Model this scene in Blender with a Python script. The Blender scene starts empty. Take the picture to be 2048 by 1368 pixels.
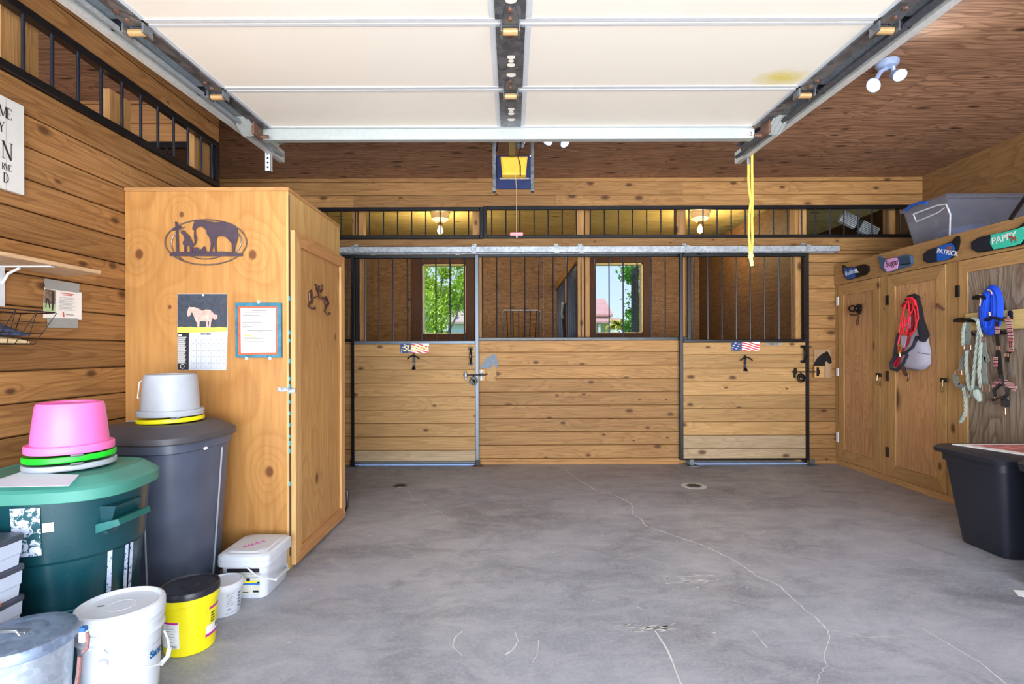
import bpy, bmesh, math, random
from mathutils import Vector, Matrix
from mathutils.geometry import tessellate_polygon
random.seed(7)
S = bpy.context.scene
C = S.collection
PI = math.pi
# ------------------------------------------------------------------ camera, world, sun, exposure
F = 1050.0            # focal length in pixels of the 2048 wide frame
CH = 1.14             # camera height
HY = 702.0            # horizon row
ROLL = 0.003
cam = bpy.data.cameras.new('camera'); co = bpy.data.objects.new('camera', cam); C.objects.link(co)
cam.sensor_width = 36; cam.lens = F / 2048 * 36; cam.shift_y = (HY - 684) / 2048; cam.clip_start = .05
co.location = (0, 0, CH); co.rotation_euler = (PI / 2, ROLL, 0)
S.camera = co
S.view_settings.view_transform = 'Standard'; S.view_settings.look = 'None'
S.view_settings.gamma = 1; S.view_settings.exposure = -0.25; S.view_settings.use_curve_mapping = False
w = bpy.data.worlds.new('sky'); S.world = w; w.use_nodes = True
nt = w.node_tree; nt.nodes.clear()
out = nt.nodes.new('ShaderNodeOutputWorld'); bg = nt.nodes.new('ShaderNodeBackground')
tc = nt.nodes.new('ShaderNodeTexCoord'); sep = nt.nodes.new('ShaderNodeSeparateXYZ'); rp = nt.nodes.new('ShaderNodeValToRGB')
nt.links.new(tc.outputs['Generated'], sep.inputs[0]); nt.links.new(sep.outputs[2], rp.inputs[0])
rp.color_ramp.elements[0].position = 0; rp.color_ramp.elements[0].color = (.66, .83, 1, 1)
rp.color_ramp.elements[1].position = .4; rp.color_ramp.elements[1].color = (.30, .52, .98, 1)
nt.links.new(rp.outputs[0], bg.inputs[0]); bg.inputs[1].default_value = 1.45
nt.links.new(bg.outputs[0], out.inputs[0])
def light(kind, name, loc, energy, color=(1, 1, 1), rot=(0, 0, 0), **kw):
    l = bpy.data.lights.new(name, kind); l.energy = energy; l.color = color
    for k, v in kw.items(): setattr(l, k, v)
    o = bpy.data.objects.new(name, l); C.objects.link(o); o.location = loc; o.rotation_euler = rot
    return o
light('SUN', 'sun', (0, -5, 10), 5.0, (1, .95, .86), (math.radians(24), math.radians(14), 0), angle=.01)
# added area lamps boosting the daylight from the open garage doorway behind the viewer
light('AREA', 'doorway_daylight_boost', (0.3, -3.4, 1.55), 740, (.88, .94, 1), (math.radians(93), 0, 0), shape='RECTANGLE', size=7.0, size_y=3.0)
light('AREA', 'bounce_fill', (0.3, -2.0, .06), 800, (.96, .97, 1), (math.radians(140), 0, 0), shape='RECTANGLE', size=6.5, size_y=2.6)  # added low fill aimed upward to brighten the door underside

# ------------------------------------------------------------------ measuring helpers (pixel on the photo + depth -> place)
def P(px, py, Y):
    u, v = px - 1024, py - HY
    return Vector(((u - ROLL * v) * Y / F, Y, CH - (v + ROLL * u) * Y / F))
def PX(px, py, X):
    u, v = px - 1024, py - HY
    return P(px, py, X * F / (u - ROLL * v))
def PZ(px, py, z=0.0):
    u, v = px - 1024, py - HY
    return P(px, py, (CH - z) * F / (v + ROLL * u))

# ------------------------------------------------------------------ objects
def tag(o, label=None, cat=None, group=None, kind=None):
    for k, v in (('label', label), ('category', cat), ('group', group), ('kind', kind)):
        if v: o[k] = v
    return o
def thing(name, label, cat, loc=(0, 0, 0), group=None):
    o = bpy.data.objects.new(name, None); C.objects.link(o); o.location = Vector(loc); o.empty_display_size = .1
    return tag(o, label, cat, group)
def dup(root, loc, label=None, rotz=None, group=None):
    r = root.copy(); C.objects.link(r); r.location = Vector(loc)
    if rotz is not None: r.rotation_euler = (0, 0, rotz)
    if label: r['label'] = label
    if group: r['group'] = group
    for ch in list(root.children):
        c = ch.copy(); C.objects.link(c); c.parent = r
        for g in ch.children:
            d = g.copy(); C.objects.link(d); d.parent = c
    return r
def off_of(p):
    v = Vector((0, 0, 0))
    while p is not None: v += Vector(p.location); p = p.parent
    return v
class MB:
    def __init__(s): s.v = []; s.f = []; s.r = []; s.m = []; s.rnd = None; s.mi = 0
    def add(s, vs, fs):
        b = len(s.v); s.v += [Vector(x) for x in vs]
        r = random.random() if s.rnd is None else s.rnd
        for f in fs: s.f.append([b + i for i in f]); s.r.append(r); s.m.append(s.mi)
        return s
    def box(s, x0, x1, y0, y1, z0, z1):
        vs = [(x, y, z) for z in (z0, z1) for y in (y0, y1) for x in (x0, x1)]
        return s.add(vs, [(0, 2, 3, 1), (4, 5, 7, 6), (0, 1, 5, 4), (2, 6, 7, 3), (0, 4, 6, 2), (1, 3, 7, 5)])
    def obox(s, c, ax, ay, az):
        c, ax, ay, az = map(Vector, (c, ax, ay, az))
        vs = [c + ax * i + ay * j + az * k for k in (-1, 1) for j in (-1, 1) for i in (-1, 1)]
        return s.add(vs, [(0, 2, 3, 1), (4, 5, 7, 6), (0, 1, 5, 4), (2, 6, 7, 3), (0, 4, 6, 2), (1, 3, 7, 5)])
    def bbox(s, x0, x1, y0, y1, z0, z1, c=.004):      # chamfered box
        if x0 > x1: x0, x1 = x1, x0
        if y0 > y1: y0, y1 = y1, y0
        c = min(c, (x1 - x0) * .45, (y1 - y0) * .45, (z1 - z0) * .45)
        def ring(z, e): return [(x0 + e, y0 + c, z), (x0 + c, y0 + e, z), (x1 - c, y0 + e, z), (x1 - e, y0 + c, z), (x1 - e, y1 - c, z), (x1 - c, y1 - e, z), (x0 + c, y1 - e, z), (x0 + e, y1 - c, z)]
        return s.loft([ring(z0, c * .7), ring(z0 + c, 0), ring(z1 - c, 0), ring(z1, c * .7)])
    def loft(s, rings, cap0=True, cap1=True, closed=True):
        n = len(rings[0]); vs = [p for r in rings for p in r]; fs = []
        for k in range(len(rings) - 1):
            for i in range(n if closed else n - 1):
                j = (i + 1) % n
                fs.append((k * n + i, k * n + j, (k + 1) * n + j, (k + 1) * n + i))
        if cap0: fs.append(tuple(reversed(range(n))))
        if cap1: fs.append(tuple((len(rings) - 1) * n + i for i in range(n)))
        return s.add(vs, fs)
    def tube(s, pts, r, n=8, closed=False, caps=True):
        pts = [Vector(p) for p in pts]; rings = []; N = len(pts)
        up = Vector((0, 0, 1))
        for i, p in enumerate(pts):
            a = pts[(i - 1) % N] if (closed or i > 0) else p
            b = pts[(i + 1) % N] if (closed or i < N - 1) else p
            t = (b - a)
            if t.length < 1e-9: t = Vector((0, 0, 1))
            t.normalize()
            if i == 0:
                u = t.cross(Vector((0, 0, 1)))
                if u.length < .1: u = t.cross(Vector((0, 1, 0)))
            else:
                u = u - t * u.dot(t)
                if u.length < 1e-6: u = t.cross(Vector((1, .3, 0)))
            u.normalize(); v = t.cross(u)
            rr = r[i] if isinstance(r, (list, tuple)) else r
            rings.append([p + (u * math.cos(2 * PI * k / n) + v * math.sin(2 * PI * k / n)) * rr for k in range(n)])
        if closed: rings.append(rings[0])
        return s.loft(rings, caps and not closed, caps and not closed)
    def strap(s, pts, wv, t):       # flat band: pts path, wv half width vector, t half thickness vector
        wv, t = Vector(wv), Vector(t)
        return s.loft([[Vector(p) - wv - t, Vector(p) + wv - t, Vector(p) + wv + t, Vector(p) - wv + t] for p in pts])
    def lathe(s, prof, c, n=40, cap0=True, cap1=True, sx=1, sy=1, rot=0):
        c = Vector(c)
        return s.loft([[c + Vector((math.cos(2 * PI * k / n + rot) * r * sx, math.sin(2 * PI * k / n + rot) * r * sy, z)) for k in range(n)] for r, z in prof], cap0, cap1)
    def prism(s, poly, vec):        # poly: 3d points in a plane, pushed by vec
        vec = Vector(vec); p = [Vector(q) for q in poly]; n = len(p)
        tris = tessellate_polygon([p])
        vs = p + [q + vec for q in p]
        fs = [tuple(t) for t in tris] + [tuple(i + n for i in reversed(t)) for t in tris]
        fs += [(i, (i + 1) % n, (i + 1) % n + n, i + n) for i in range(n)]
        return s.add(vs, fs)
    def disc(s, c, r, a, b, n=16):
        c, a, b = Vector(c), Vector(a), Vector(b)
        return s.add([c + a * math.cos(2 * PI * k / n) * r + b * math.sin(2 * PI * k / n) * r for k in range(n)], [tuple(range(n))])
    def build(s, name, mat, parent=None, smooth=False, kind=None, label=None, cat=None, group=None, loc=None):
        me = bpy.data.meshes.new(name)
        o = off_of(parent) if parent is not None else Vector(loc or (0, 0, 0))
        me.from_pydata([tuple(v - o) for v in s.v], [], s.f)
        bm = bmesh.new(); bm.from_mesh(me); bmesh.ops.recalc_face_normals(bm, faces=bm.faces); bm.to_mesh(me); bm.free()
        a = me.attributes.new('rnd', 'FLOAT', 'FACE'); a.data.foreach_set('value', s.r)
        for m in (mat if isinstance(mat, (list, tuple)) else [mat]): me.materials.append(m)
        me.polygons.foreach_set('material_index', s.m)
        if smooth:
            me.polygons.foreach_set('use_smooth', [True] * len(me.polygons))
            try: me.set_sharp_from_angle(angle=math.radians(smooth if smooth is not True else 35))
            except Exception: pass
        me.update()
        ob = bpy.data.objects.new(name, me); C.objects.link(ob)
        if parent is not None: ob.parent = parent
        elif loc is not None: ob.location = Vector(loc)
        return tag(ob, label, cat, group, kind)
def text(s, string, name, origin, right, up, size, mat, parent, ext=.0006, align='LEFT', shear=0, bold=0):
    cu = bpy.data.curves.new(name, 'FONT'); cu.body = string; cu.size = size; cu.extrude = ext; cu.align_x = align; cu.align_y = 'CENTER'; cu.shear = shear; cu.offset = bold
    t = bpy.data.objects.new(name, cu); C.objects.link(t); bpy.context.view_layer.update()
    me = bpy.data.meshes.new_from_object(t.evaluated_get(bpy.context.evaluated_depsgraph_get()))
    bpy.data.objects.remove(t)
    right, up = Vector(right).normalized(), Vector(up).normalized(); n = right.cross(up)
    M = Matrix((right, up, n)).transposed()
    o = off_of(parent)
    for v in me.vertices: v.co = M @ v.co + Vector(origin) - o
    me.materials.clear(); me.materials.append(mat)
    ob = bpy.data.objects.new(name, me); C.objects.link(ob); ob.parent = parent
    return ob

# ------------------------------------------------------------------ materials
def srgb(r, g, b):
    f = lambda c: (c / 255 / 12.92) if c / 255 <= .04045 else ((c / 255 + .055) / 1.055) ** 2.4
    return (f(r), f(g), f(b), 1)
def newmat(name):
    m = bpy.data.materials.new(name); m.use_nodes = True; n = m.node_tree.nodes; n.clear()
    o = n.new('ShaderNodeOutputMaterial'); b = n.new('ShaderNodeBsdfPrincipled'); m.node_tree.links.new(b.outputs[0], o.inputs[0])
    return m, m.node_tree, b
class G:        # terse node building
    def __init__(s, nt): s.nt = nt
    def n(s, t, **kw):
        x = s.nt.nodes.new('ShaderNode' + t)
        for k, v in kw.items(): setattr(x, k, v)
        return x
    def l(s, a, b): s.nt.links.new(a, b)
    def val(s, sock, v):
        if hasattr(v, 'is_linked') or hasattr(v, 'links'): s.l(v, sock)
        else: sock.default_value = v
    def math(s, op, a, b=0.0, c=None, clamp=False):
        x = s.n('Math', operation=op, use_clamp=clamp); s.val(x.inputs[0], a); s.val(x.inputs[1], b)
        if c is not None: s.val(x.inputs[2], c)
        return x.outputs[0]
    def noise(s, vec, scale, detail=3, rough=.5, dist=0):
        x = s.n('TexNoise'); s.l(vec, x.inputs['Vector']); x.inputs['Scale'].default_value = scale; x.inputs['Detail'].default_value = detail
        x.inputs['Roughness'].default_value = rough; x.inputs['Distortion'].default_value = dist
        return x.outputs['Fac']
    def ramp(s, fac, *stops):
        x = s.n('ValToRGB'); e = x.color_ramp.elements
        while len(e) < len(stops): e.new(.5)
        for i, (p, c) in enumerate(stops): e[i].position = p; e[i].color = c if hasattr(c, '__len__') else (c, c, c, 1)
        s.l(fac, x.inputs[0]); return x.outputs[0]
    def mix(s, fac, a, b, mode='MIX'):
        x = s.n('Mix', data_type='RGBA', blend_type=mode); s.val(x.inputs[0], fac); s.val(x.inputs[6], a); s.val(x.inputs[7], b); return x.outputs[2]
MATS = {}
def plain(name, col, rough=.5, metal=0, var=.12, scale=18, bump=0, spec=.5, trans=0, alpha=1, emit=0, coat=0):
    if name in MATS: return MATS[name]
    m, nt, b = newmat(name); g = G(nt); t = g.n('TexCoord')
    c = srgb(*col)
    n1 = g.noise(t.outputs['Object'], scale, 4, .6)
    dark = tuple(x * (1 - var) for x in c[:3]) + (1,); lite = tuple(min(1, x * (1 + var)) for x in c[:3]) + (1,)
    g.l(g.ramp(n1, (.3, dark), (.7, lite)), b.inputs['Base Color'])
    rr = g.math('MULTIPLY_ADD', n1, .2, rough - .1); g.l(rr, b.inputs['Roughness'])
    b.inputs['Metallic'].default_value = metal; b.inputs['Specular IOR Level'].default_value = spec
    if trans: b.inputs['Transmission Weight'].default_value = trans
    if alpha < 1: b.inputs['Alpha'].default_value = alpha
    if emit: b.inputs['Emission Color'].default_value = c; b.inputs['Emission Strength'].default_value = emit
    if coat: b.inputs['Coat Weight'].default_value = coat
    if bump:
        bp = g.n('Bump'); bp.inputs['Strength'].default_value = bump; bp.inputs['Distance'].default_value = .002
        g.l(g.noise(t.outputs['Object'], scale * 6, 3), bp.inputs['Height']); g.l(bp.outputs[0], b.inputs['Normal'])
    MATS[name] = m; return m
def wood(name, axis, light_, mid, dark, lines=14, cross=7, stretch=9, knots=.4, knotscale=4.6, kst=1.9, kpos=(), tint=.22, rough=.62, contrast=.55, knotcol=(70, 42, 24), bump=.25, blotch=.25, flat=None, ksize=1.9):
    if name in MATS: return MATS[name]
    m, nt, b = newmat(name); g = G(nt); t = g.n('TexCoord'); at = g.n('Attribute', attribute_name='rnd', attribute_type='GEOMETRY')
    rnd = at.outputs['Fac']
    cb = g.n('CombineXYZ'); g.l(g.math('MULTIPLY', rnd, 37.0), cb.inputs[0]); g.l(g.math('MULTIPLY', rnd, 71.0), cb.inputs[1]); g.l(g.math('MULTIPLY', rnd, 53.0), cb.inputs[2])
    def scaled(cr, st):
        mp = g.n('Mapping'); sc = [cr] * 3; sc[axis] = cr / st; mp.inputs['Scale'].default_value = sc
        g.l(t.outputs['Object'], mp.inputs['Vector'])
        ad = g.n('VectorMath', operation='ADD'); g.l(mp.outputs[0], ad.inputs[0]); g.l(cb.outputs[0], ad.inputs[1]); return ad.outputs[0]
    v = scaled(cross, stretch)
    base = g.noise(v, 1, 1.5, .45, .25)
    flat = ({0: 1, 1: 0, 2: 1}[axis]) if flat is None else flat; acr = 3 - axis - flat
    kv = scaled(knotscale, kst); vo = g.n('TexVoronoi', voronoi_dimensions='2D'); vo.inputs['Scale'].default_value = 1
    sx = g.n('SeparateXYZ'); g.l(kv, sx.inputs[0]); cx = g.n('CombineXYZ'); g.l(sx.outputs[axis], cx.inputs[0]); g.l(sx.outputs[acr], cx.inputs[1]); g.l(cx.outputs[0], vo.inputs['Vector'])
    sp = g.n('SeparateColor'); g.l(vo.outputs['Color'], sp.inputs[0])
    keep = g.math('LESS_THAN', sp.outputs[0], knots)
    sz = g.math('MULTIPLY_ADD', sp.outputs[1], .035 * ksize, .014 * ksize)
    d = g.math('DIVIDE', vo.outputs['Distance'], sz)
    core = g.math('MULTIPLY', g.math('SUBTRACT', 1.6, d, clamp=True), keep)
    halo = g.math('MULTIPLY', g.math('DIVIDE', 1, g.math('MULTIPLY_ADD', g.math('MULTIPLY', d, d), .12, 1.0)), keep)
    if kpos:
        so = g.n('SeparateXYZ'); g.l(t.outputs['Object'], so.inputs[0]); core = halo = None
        for ku, kv_, ks in kpos:
            du = g.math('DIVIDE', g.math('SUBTRACT', so.outputs[acr], ku), ks); dv = g.math('DIVIDE', g.math('SUBTRACT', so.outputs[axis], kv_), ks * 1.3)
            d2 = g.math('ADD', g.math('MULTIPLY', du, du), g.math('MULTIPLY', dv, dv))
            c_ = g.math('SUBTRACT', 1.5, d2, clamp=True); h_ = g.math('MULTIPLY', g.math('DIVIDE', 1, g.math('MULTIPLY_ADD', d2, .06, 1.0)), 3.2)
            core = c_ if core is None else g.math('ADD', core, c_); halo = h_ if halo is None else g.math('ADD', halo, h_)
    ph = g.math('ADD', g.math('MULTIPLY', base, lines), g.math('MULTIPLY', halo, 1.6))
    ln = g.math('FRACT', ph)
    line = g.ramp(ln, (0, 0.0), (.55, .25), (.86, 1.0), (1, 0.0))
    fine = g.noise(scaled(cross * 14, stretch * 3.5), 1, 2, .6)
    blot = g.noise(scaled(cross * .35, 2.5), 1, 2, .5)
    gain = 1.0 if 'ceiling' in name else .84
    L, Mi, D = [tuple(x * gain for x in srgb(*c_)[:3]) + (1,) for c_ in (light_, mid, dark)]
    c1 = g.mix(g.math('MULTIPLY', line, contrast), L, Mi)
    c2 = g.mix(g.math('MULTIPLY', g.ramp(fine, (.35, 0.0), (.75, 1.0)), contrast * .8), c1, D)
    c3 = g.mix(g.math('MULTIPLY', g.ramp(blot, (.4, 0.0), (.75, 1.0)), blotch), c2, D)
    bright = g.math('MULTIPLY_ADD', g.math('SUBTRACT', rnd, .5), tint * 2, 1.0)
    cc = g.n('CombineColor')
    for i in range(3): g.l(bright, cc.inputs[i])
    c4 = g.mix(1.0, c3, cc.outputs[0], 'MULTIPLY')
    c5 = g.mix(g.math('MULTIPLY', core, .85, clamp=True), c4, srgb(*knotcol))
    g.l(c5, b.inputs['Base Color']); b.inputs['Roughness'].default_value = rough; b.inputs['Specular IOR Level'].default_value = .3
    if bump:
        bp = g.n('Bump'); bp.inputs['Strength'].default_value = bump; bp.inputs['Distance'].default_value = .002
        g.l(g.math('ADD', line, fine), bp.inputs['Height']); g.l(bp.outputs[0], b.inputs['Normal'])
    MATS[name] = m; return m
def concrete():
    m, nt, b = newmat('concrete'); g = G(nt); t = g.n('TexCoord'); v = t.outputs['Object']
    mp = g.n('Mapping'); mp.inputs['Scale'].default_value = (1, 1.7, 1); g.l(v, mp.inputs['Vector'])
    a = g.noise(mp.outputs[0], .9, 5, .6, .5); bb = g.noise(mp.outputs[0], 5, 6, .7, .8); c = g.noise(v, 70, 3, .7)
    base = g.ramp(a, (.3, srgb(112, 114, 122)), (.5, srgb(142, 145, 154)), (.72, srgb(164, 166, 175)))
    x = g.mix(g.math('MULTIPLY', g.ramp(bb, (.42, 0.0), (.75, 1.0)), .5), base, srgb(188, 187, 192))
    x = g.mix(g.math('MULTIPLY', g.ramp(g.noise(v, 2.3, 5, .7, 1), (.56, 0.0), (.76, 1.0)), .55), x, srgb(78, 78, 84))
    x = g.mix(g.math('MULTIPLY', g.ramp(c, (.45, 0.0), (.8, 1.0)), .35), x, srgb(196, 196, 202))
    vo = g.n('TexVoronoi'); g.l(mp.outputs[0], vo.inputs['Vector']); vo.inputs['Scale'].default_value = 9
    s2 = g.n('SeparateColor'); g.l(vo.outputs['Color'], s2.inputs[0])
    spk = g.math('MULTIPLY', g.math('LESS_THAN', vo.outputs['Distance'], g.math('MULTIPLY', s2.outputs[2], .07)), g.math('LESS_THAN', s2.outputs[0], .35))
    x = g.mix(g.math('MULTIPLY', spk, .6), x, srgb(215, 215, 215))
    g.l(x, b.inputs['Base Color']); g.l(g.math('MULTIPLY_ADD', bb, -.3, .62), b.inputs['Roughness']); b.inputs['Specular IOR Level'].default_value = .35
    bp = g.n('Bump'); bp.inputs['Strength'].default_value = .15; bp.inputs['Distance'].default_value = .003; g.l(bb, bp.inputs['Height']); g.l(bp.outputs[0], b.inputs['Normal'])
    return m
def galv(name='galvanized_steel', lo=(120, 128, 134), hi=(190, 196, 200), scale=60, rough=.42, metal=.65):
    if name in MATS: return MATS[name]
    m, nt, b = newmat(name); g = G(nt); t = g.n('TexCoord')
    vo = g.n('TexVoronoi'); g.l(t.outputs['Object'], vo.inputs['Vector']); vo.inputs['Scale'].default_value = scale
    s = g.n('SeparateColor'); g.l(vo.outputs['Color'], s.inputs[0]); n = g.noise(t.outputs['Object'], 7, 5, .7)
    f = g.math('ADD', g.math('MULTIPLY', s.outputs[0], .35), g.math('MULTIPLY', n, .7))
    g.l(g.ramp(f, (.25, srgb(*lo)), (.8, srgb(*hi))), b.inputs['Base Color']); b.inputs['Metallic'].default_value = metal
    b.inputs['Roughness'].default_value = rough; MATS[name] = m; return m

_lc = ((-2.02 - .446 / 1.05 * F * 2.02 / 774 * 1.0) / 2)
KP = ()
KP = [((px - 1024) / F * (F * 2.02 / 774) - (-2.02 - (1024 - 577) / F * (F * 2.02 / 774)) / 2, CH + (702 - py) / F * (F * 2.02 / 774), s_) for px, py, s_ in ((279, 506, .02), (506, 508, .02), (538, 942, .021), (364, 427, .012), (340, 612, .009))]
W_wallx = wood('pine_board_x', 0, (194, 148, 92), (164, 114, 64), (112, 74, 44), knots=.6, tint=.2, contrast=.7, cross=8, stretch=11)
W_wally = wood('pine_board_y', 1, (186, 136, 82), (150, 102, 56), (98, 62, 36), knots=.6, tint=.2, contrast=.75, cross=8, stretch=11)
W_doorx = wood('pine_door_board_x', 0, (204, 162, 106), (176, 128, 74), (124, 88, 54), knots=.55, tint=.15, contrast=.6, cross=8, stretch=11)
W_darkx = wood('stained_board_x', 0, (190, 138, 86), (156, 106, 62), (104, 68, 42), knots=.4, tint=.16)
W_ceil = wood('ceiling_plywood', 0, (190, 146, 114), (146, 106, 80), (82, 56, 44), lines=16, cross=5, stretch=5, knots=.7, knotscale=6, ksize=2.0, kst=3.2, tint=.08, knotcol=(44, 28, 24), contrast=.95, flat=2)
W_ceily = wood('bulb_lit_ceiling_plywood', 0, (236, 212, 140), (206, 174, 98), (140, 108, 58), lines=15, cross=5, stretch=4, knots=.4, knotscale=4, kst=3, ksize=1.6, tint=.05, knotcol=(80, 60, 34), contrast=.7, flat=2)  # same ceiling, with the yellow of the bulb light in its colour
W_stall = wood('stall_plywood', 0, (168, 126, 82), (130, 92, 58), (84, 58, 38), lines=16, cross=4.5, stretch=2.6, knots=.3, tint=.06, contrast=.8)
W_rwall = wood('right_wall_plywood', 1, (170, 130, 84), (136, 98, 60), (96, 66, 42), lines=12, cross=3.5, stretch=3, knots=.2, tint=.05, flat=0)
W_cab = wood('cabinet_plywood', 2, (206, 152, 88), (184, 126, 66), (144, 94, 52), lines=7, cross=3.0, stretch=3.5, knots=.5, tint=.04, contrast=.55, knotcol=(92, 52, 34), rough=.35, bump=.05, blotch=.5, kpos=KP)
W_cabdoor = wood('cabinet_door_plywood', 2, (212, 162, 100), (184, 130, 72), (148, 100, 56), lines=20, cross=4, stretch=6, knots=.15, tint=.04, contrast=.6, rough=.45, flat=0)
W_postz = wood('post_wood_z', 2, (204, 156, 98), (178, 126, 72), (130, 88, 50), lines=16, cross=9, stretch=10, knots=.3, tint=.12)
W_postx = wood('rail_wood_x', 0, (196, 146, 90), (168, 116, 66), (124, 82, 48), lines=14, cross=9, stretch=10, knots=.3, tint=.12)
W_casing = wood('dark_casing_z', 2, (104, 68, 50), (84, 52, 38), (58, 38, 28), lines=10, cross=9, stretch=10, knots=.25, tint=.1)
W_cabz = wood('locker_wood_z', 2, (204, 162, 106), (178, 130, 78), (134, 96, 58), lines=16, cross=8, stretch=11, knots=.35, tint=.12, flat=0)
W_caby = wood('locker_wood_y', 1, (202, 160, 106), (174, 128, 78), (134, 94, 58), lines=16, cross=8, stretch=11, knots=.3, tint=.1, flat=0)
W_panel = wood('locker_panel', 2, (212, 166, 118), (186, 134, 88), (150, 100, 62), lines=22, cross=4.5, stretch=5, knots=.25, knotscale=1.8, tint=.05, contrast=.7, flat=0)
W_grey = wood('weathered_panel', 2, (176, 160, 142), (128, 106, 88), (92, 74, 62), lines=18, cross=4.5, stretch=4.5, knots=.1, tint=.05, contrast=.9, flat=0)
M_black = plain('black_painted_steel', (15, 16, 21), .32, .0, spec=.5)
M_blackbar = plain('black_bar', (34, 39, 50), .3, .3)
M_steelb = plain('lit_black_steel', (104, 116, 128), .4, .3)  # light on the black door frame put into a greyer colour
M_dark = plain('dark_backing', (30, 20, 14), .9)
M_galv = galv()
M_galvd = galv('dull_galvanized_steel', (84, 90, 98), (142, 148, 154), 30, .4, .6)
M_rust = plain('rusty_steel', (118, 84, 68), .6, .3, var=.5, scale=60)
M_cream = plain('cream_foam_panel', (247, 240, 226), .6, var=.03, scale=2)
M_white = plain('white_painted_metal', (214, 218, 222), .45, var=.05)
M_conc = concrete()
M_crack = plain('crack_filler', (206, 204, 200), .8, var=.2, scale=40)
# ================================================================== the setting
D = F / 199.0                    # stall front plane
CZ = 2.884                       # ceiling height
LX, RX, CX = -2.02, 4.13, 3.25   # left partition, right wall, front of the lockers
LE = F * 2.02 / 585              # far end of the left partition
SB = F / 128.0                   # back wall of the stalls
BH = .1335                       # board height
def boards_x(mb, x0, x1, yf, z0, z1, t=.03, zref=None, c=.004, joints=True, gap=.004, low=None):
    zref = z0 if zref is None else zref
    k = math.floor((z0 - zref) / BH - 1e-6); z = zref + k * BH
    while z < z1 - 1e-4:
        a, b = max(z, z0) + gap / 2, min(z + BH, z1) - gap / 2
        if b - a > .01:
            cuts = [x0, x1]
            if joints and x1 - x0 > 2.2:
                q = x0 + random.uniform(.8, 2.4)
                while q < x1 - .6: cuts.insert(-1, q); q += random.uniform(1.8, 3.2)
            for i in range(len(cuts) - 1):
                p, q = cuts[i] + (.0007 if i else 0), cuts[i + 1] - .0007
                prof = [(yf + c, a), (yf, a + c), (yf, b - c), (yf + c, b), (yf + t, b), (yf + t, a)]
                mb.rnd = None; mb.mi = 1 if (low is not None and z < low) else 0
                mb.loft([[(p, y, zz) for y, zz in prof], [(q, y, zz) for y, zz in prof]])
        z += BH
    mb.mi = 0
def boards_y(mb, y0, y1, xf, sgn, z0, z1, t=.03, zref=None, c=.0045, gap=.0055):
    zref = z0 if zref is None else zref
    k = math.floor((z0 - zref) / BH - 1e-6); z = zref + k * BH
    while z < z1 - 1e-4:
        a, b = max(z, z0) + gap / 2, min(z + BH, z1) - gap / 2
        if b - a > .01:
            prof = [(xf - sgn * c, a), (xf, a + c), (xf, b - c), (xf - sgn * c, b), (xf - sgn * t, b), (xf - sgn * t, a)]
            mb.loft([[(x, y0, zz) for x, zz in prof], [(x, y1, zz) for x, zz in prof]])
        z += BH
# floor with its crack lines
fl = MB(); fl.box(-4.6, 4.2, -.35, 8.6, -.12, 0)
def streak(pts, w0, w1, wob=.004, z=.0008, n=4):
    pp = []
    for i in range(len(pts) - 1):
        a, b = PZ(*pts[i]), PZ(*pts[i + 1])
        for k in range(n): pp.append(a.lerp(b, k / n) + Vector((random.uniform(-wob, wob), random.uniform(-wob, wob), 0)))
    pp.append(PZ(*pts[-1]))
    L, R = [], []
    for i, p in enumerate(pp):
        t = (pp[min(i + 1, len(pp) - 1)] - pp[max(i - 1, 0)]).normalized(); nrm = Vector((-t.y, t.x, 0))
        ww = (w0 + (w1 - w0) * i / (len(pp) - 1)) * random.uniform(.55, 1.3)
        L.append(p + nrm * ww + Vector((0, 0, z))); R.append(p - nrm * ww + Vector((0, 0, z)))
    fl.add(L + R, [(i, i + 1, i + 1 + len(pp), i + len(pp)) for i in range(len(pp) - 1)])
fl.mi = 1
streak([(1134, 941), (1158, 960), (1178, 972), (1192, 980), (1230, 990), (1262, 1007), (1267, 1022), (1264, 1028), (1282, 1038), (1289, 1051), (1310, 1058), (1352, 1073), (1385, 1084), (1405, 1090), (1440, 1107), (1470, 1122), (1492, 1135), (1510, 1150), (1560, 1172), (1600, 1210), (1635, 1240), (1652, 1258), (1656, 1264)], .0045, .0030, .005)
streak([(1656, 1264), (1660, 1275), (1652, 1295), (1648, 1318), (1654, 1332), (1640, 1345), (1634, 1366)], .002, .001, .004)
streak([(1656, 1260), (1700, 1266), (1735, 1275), (1780, 1272), (1826, 1272)], .0018, .001, .003)
streak([(812, 978), (830, 998), (850, 1010), (880, 1026), (905, 1042)], .0025, .0008, .01)
streak([(700, 982), (740, 978), (790, 974)], .0012, .0012, .003)
streak([(1310, 1262), (1335, 1300), (1362, 1368), (1370, 1390)], .0035, .0045, .001)
streak([(1504, 1260), (1535, 1296)], .0016, .0016, .001)
streak([(1843, 1256), (1900, 1290), (1960, 1325), (2012, 1368)], .0022, .0022, .001)
streak([(925, 1262), (908, 1278), (906, 1296), (925, 1312)], .003, .0015, .002)
streak([(1030, 1262), (1036, 1282), (1026, 1300), (1010, 1310)], .0015, .004, .002)
streak([(1078, 1280), (1074, 1310), (1062, 1330)], .0014, .0008, .002)
for _c, _d, _n in ((PZ(1375, 1159), .16, 30), (PZ(1300, 1258), .14, 26)):      # scuffed patches
    for k in range(_n):
        q = _c + Vector((random.gauss(0, _d * .45), random.gauss(0, _d * .16), .0007)); a = random.uniform(-.2, .5); L_ = random.uniform(.01, .045)
        dx, dy = Vector((math.cos(a), math.sin(a), 0)) * L_, Vector((-math.sin(a), math.cos(a), 0)) * random.uniform(.002, .006)
        fl.add([q - dx, q + dy, q + dx, q - dy], [(0, 1, 2, 3)])
fl.build('floor', [M_conc, M_crack], kind='structure')
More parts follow.
